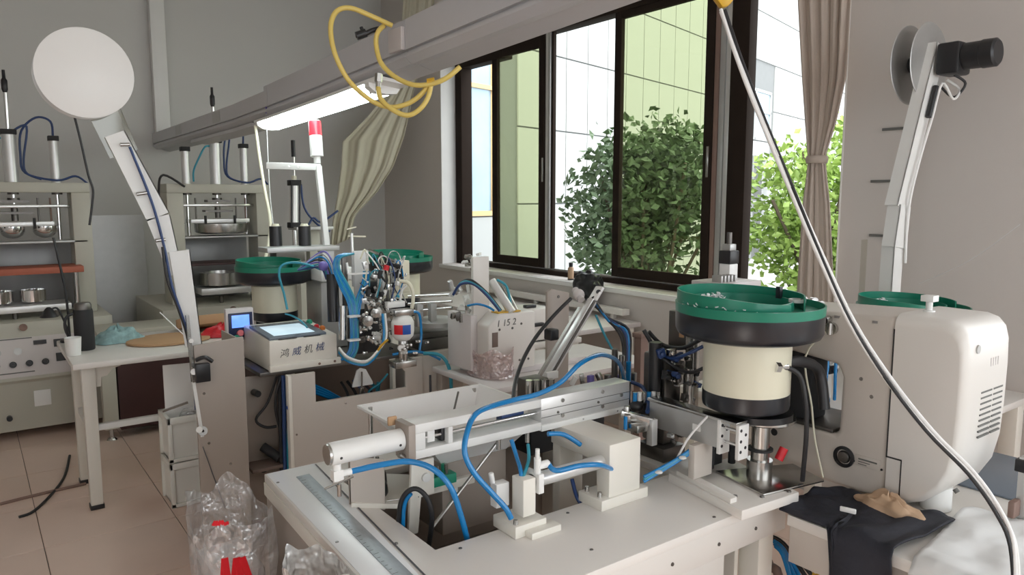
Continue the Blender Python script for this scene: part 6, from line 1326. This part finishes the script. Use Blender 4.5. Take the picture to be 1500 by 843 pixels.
dc = thing('drop_cord', 'pale power cord hanging from the end of the tube light', 'cord', (1.274, 3.998, 1.875))
hose('cord', [(1.304, 4.103, 1.888), (1.310, 4.073, 1.720), (1.304, 3.987, 1.536), (1.299, 3.904, 1.376), (1.265, 3.849, 1.254), (1.226, 3.803, 1.174)], 0.009, 'creamy', dc)
hose('pull_string', [(1.309, 3.927, 1.993), (1.300, 3.908, 1.817), (1.274, 3.821, 1.535), (1.259, 3.744, 1.363)], 0.0035, 'alud', dc)
bx('string_tab', Vector((1.307, 3.924, 1.965)) - Vector((0.004, 0.004, 0.03)), Vector((1.307, 3.924, 1.965)) + Vector((0.004, 0.004, 0.03)), 'purple', dc)

# ------------------------------------------------------------------ along the window
wbn = thing('window_bench', 'low cream bench with drawer along the window wall', 'bench', (3.15, 3.8, 0))
bx('tabletop', (2.78, 3.2, 0.70), (3.36, 5.2, 0.73), 'pressp', wbn, 0.004)
dr = bx('drawer', (2.80, 4.0, 0.52), (3.34, 4.9, 0.69), 'headw', wbn, 0.004)
bx('drawer_pull', (2.785, 4.30, 0.60), (2.80, 4.55, 0.612), 'steel', dr, 0.003)
for x, y in ((2.84, 3.26), (3.30, 3.26), (2.84, 5.14), (3.30, 5.14)): bx('leg', (x - 0.03, y - 0.03, 0), (x + 0.03, y + 0.03, 0.70), 'cream', wbn, 0.003)
bx('back_rail', (3.30, 3.3, 0.76), (3.36, 5.1, 0.80), 'headw', wbn, 0.003)
for y in (3.4, 4.2, 5.0): bx('rail_post', (3.315, y, 0.73), (3.345, y + 0.03, 0.76), 'headw', wbn, 0.002)
ct = thing('carton', 'open white carton on the low table by the window', 'carton', (2.45, 3.24, 0.722))
q = Vector((2.27, 3.12, 0.72))
mb = MB()
for lo, hi in (((0, 0, 0), (0.36, 0.24, 0.005)), ((0, 0, 0), (0.36, 0.005, 0.11)), ((0, 0.235, 0), (0.36, 0.24, 0.11)), ((0, 0, 0), (0.005, 0.24, 0.11)), ((0.355, 0, 0), (0.36, 0.24, 0.11))): mb.box(Vector(lo) + Vector((q.x, q.y, 0.722)), Vector(hi) + Vector((q.x, q.y, 0.722)))
mb.build('box', 'headw', ct)
MB().add([(q.x, q.y, 0.832), (q.x + 0.36, q.y, 0.832), (q.x + 0.36, q.y - 0.10, 0.86), (q.x, q.y - 0.10, 0.86)], [(0, 1, 2, 3)]).build('flap', 'white', ct, solid=0.003)
w3 = thing('side_table', 'pale side table holding the white carton', 'table', (2.5, 3.0, 0))
bx('tabletop', (2.20, 3.08, 0.69), (2.76, 3.62, 0.72), 'bench', w3, 0.004)
for x, y in ((2.24, 3.12), (2.72, 3.12), (2.24, 3.58), (2.72, 3.58)): bx('leg', (x - 0.025, y - 0.025, 0), (x + 0.025, y + 0.025, 0.69), 'cream', w3, 0.003)
bx('apron', (2.22, 3.09, 0.56), (2.74, 3.105, 0.69), 'cream', w3, 0.002)
wp = MB().grid(lambda s, t: Vector((2.52 + 0.20 * s, 3.12 + 0.12 * t, 0.724 + 0.05 * abs(mnoise.noise(Vector((s * 6, t * 5, 7)))) + 0.03 * math.sin(3.14 * s) * math.sin(3.14 * t))), 24, 16).build('tissue_bundle', 'paper', None)
tag(wp, 'crumpled white wrapping beside the carton', 'wrapping')
bo = thing('small_bottle', 'small tan bottle with black cap on the window sill', 'bottle', (3.450, 3.975, 0.912))
p = Vector((3.450, 3.975, 0.902)); p.z = 0.918
MB().lathe([(0.0005, 0), (0.020, 0), (0.021, 0.01), (0.021, 0.085), (0.014, 0.095), (0.0005, 0.096)], p, 18).build('body', 'tancloth', bo)
MB().lathe([(0.014, 0.094), (0.015, 0.125), (0.0005, 0.126)], p, 16).build('cap', 'black', bo)
cy('base_ring', p, p + Vector((0, 0, 0.012)), 0.0225, 'black', bo)
def fblk(s, t):
    a = 2 * math.pi * s; b = math.pi * t
    q = 1 + 0.30 * mnoise.noise(Vector((math.cos(a) * 2.4 * math.sin(b), math.sin(a) * 2.4 * math.sin(b), math.cos(b) * 2.4 + 4)))
    z = -0.11 * math.cos(b) * q
    return Vector((3.33 + 0.075 * q * math.sin(b) * math.cos(a), 3.66 + 0.115 * q * math.sin(b) * math.sin(a), 0.935 + z * (1.15 if z < 0 else 0.75)))
tag(MB().grid(fblk, 40, 22).build('black_bag', 'filmk', None, smooth=60), 'crumpled black plastic bag hung over the sill edge', 'bag')

# ------------------------------------------------------------------ third machine by the wall, behind the large sewing head
t3 = thing('machine_table', 'cream machine table by the bare wall under the rear bowl', 'table', (2.8, 1.4, 0))
bx('tabletop', (2.30, 1.06, 0.712), (3.30, 1.98, 0.740), 'bench', t3, 0.004)
for x, y in ((2.35, 1.11), (3.25, 1.11), (2.35, 1.93), (3.25, 1.93)): bx('leg', (x - 0.03, y - 0.03, 0), (x + 0.03, y + 0.03, 0.712), 'cream', t3, 0.003)
bx('apron', (2.32, 1.08, 0.60), (2.34, 1.96, 0.712), 'cream', t3, 0.002)
bowl_feeder(2.66, 1.24, 0.74, 1.137, 1.0, 'green vibratory bowl peeking over the large sewing head', 'vibratory bowl feeders', pile=True)
ft = thing('fitting_rack', 'rack of silver fittings and blue leads seen through the machine throat', 'fittings', (2.40, 1.55, 0.74))
bx('rack', (2.33, 1.50, 0.74), (2.62, 1.53, 1.10), 'paint', ft, 0.003)
for k in range(34):
    p = Vector((2.33 + r5.uniform(0, 0.26), 1.49 - r5.uniform(0, 0.03), 0.80 + r5.uniform(0, 0.30))); s = r5.uniform(0.010, 0.022)
    MB().obox(p, (s * 1.6, s, s * r5.uniform(.7, 2)), r5.uniform(-.5, .5), 0, r5.uniform(-.5, .5)).cyl(p, p + Vector((0, -0.025, 0)), s * 0.5, n=8).build('fitting', r5.choice(('steel', 'paint', 'chrome', 'steeld', 'blackm', 'paint')), ft, 0.001)
for k in range(4): hose('lead', [(2.36 + 0.05 * k, 1.46, 0.98), (2.38 + 0.05 * k, 1.44, 0.92), (2.34 + 0.06 * k, 1.43, 0.84), (2.42 + 0.04 * k, 1.44, 0.76)], 0.006, 'blue', ft)
for o in bpy.data.objects:
    if '_o' in o: del o['_o']
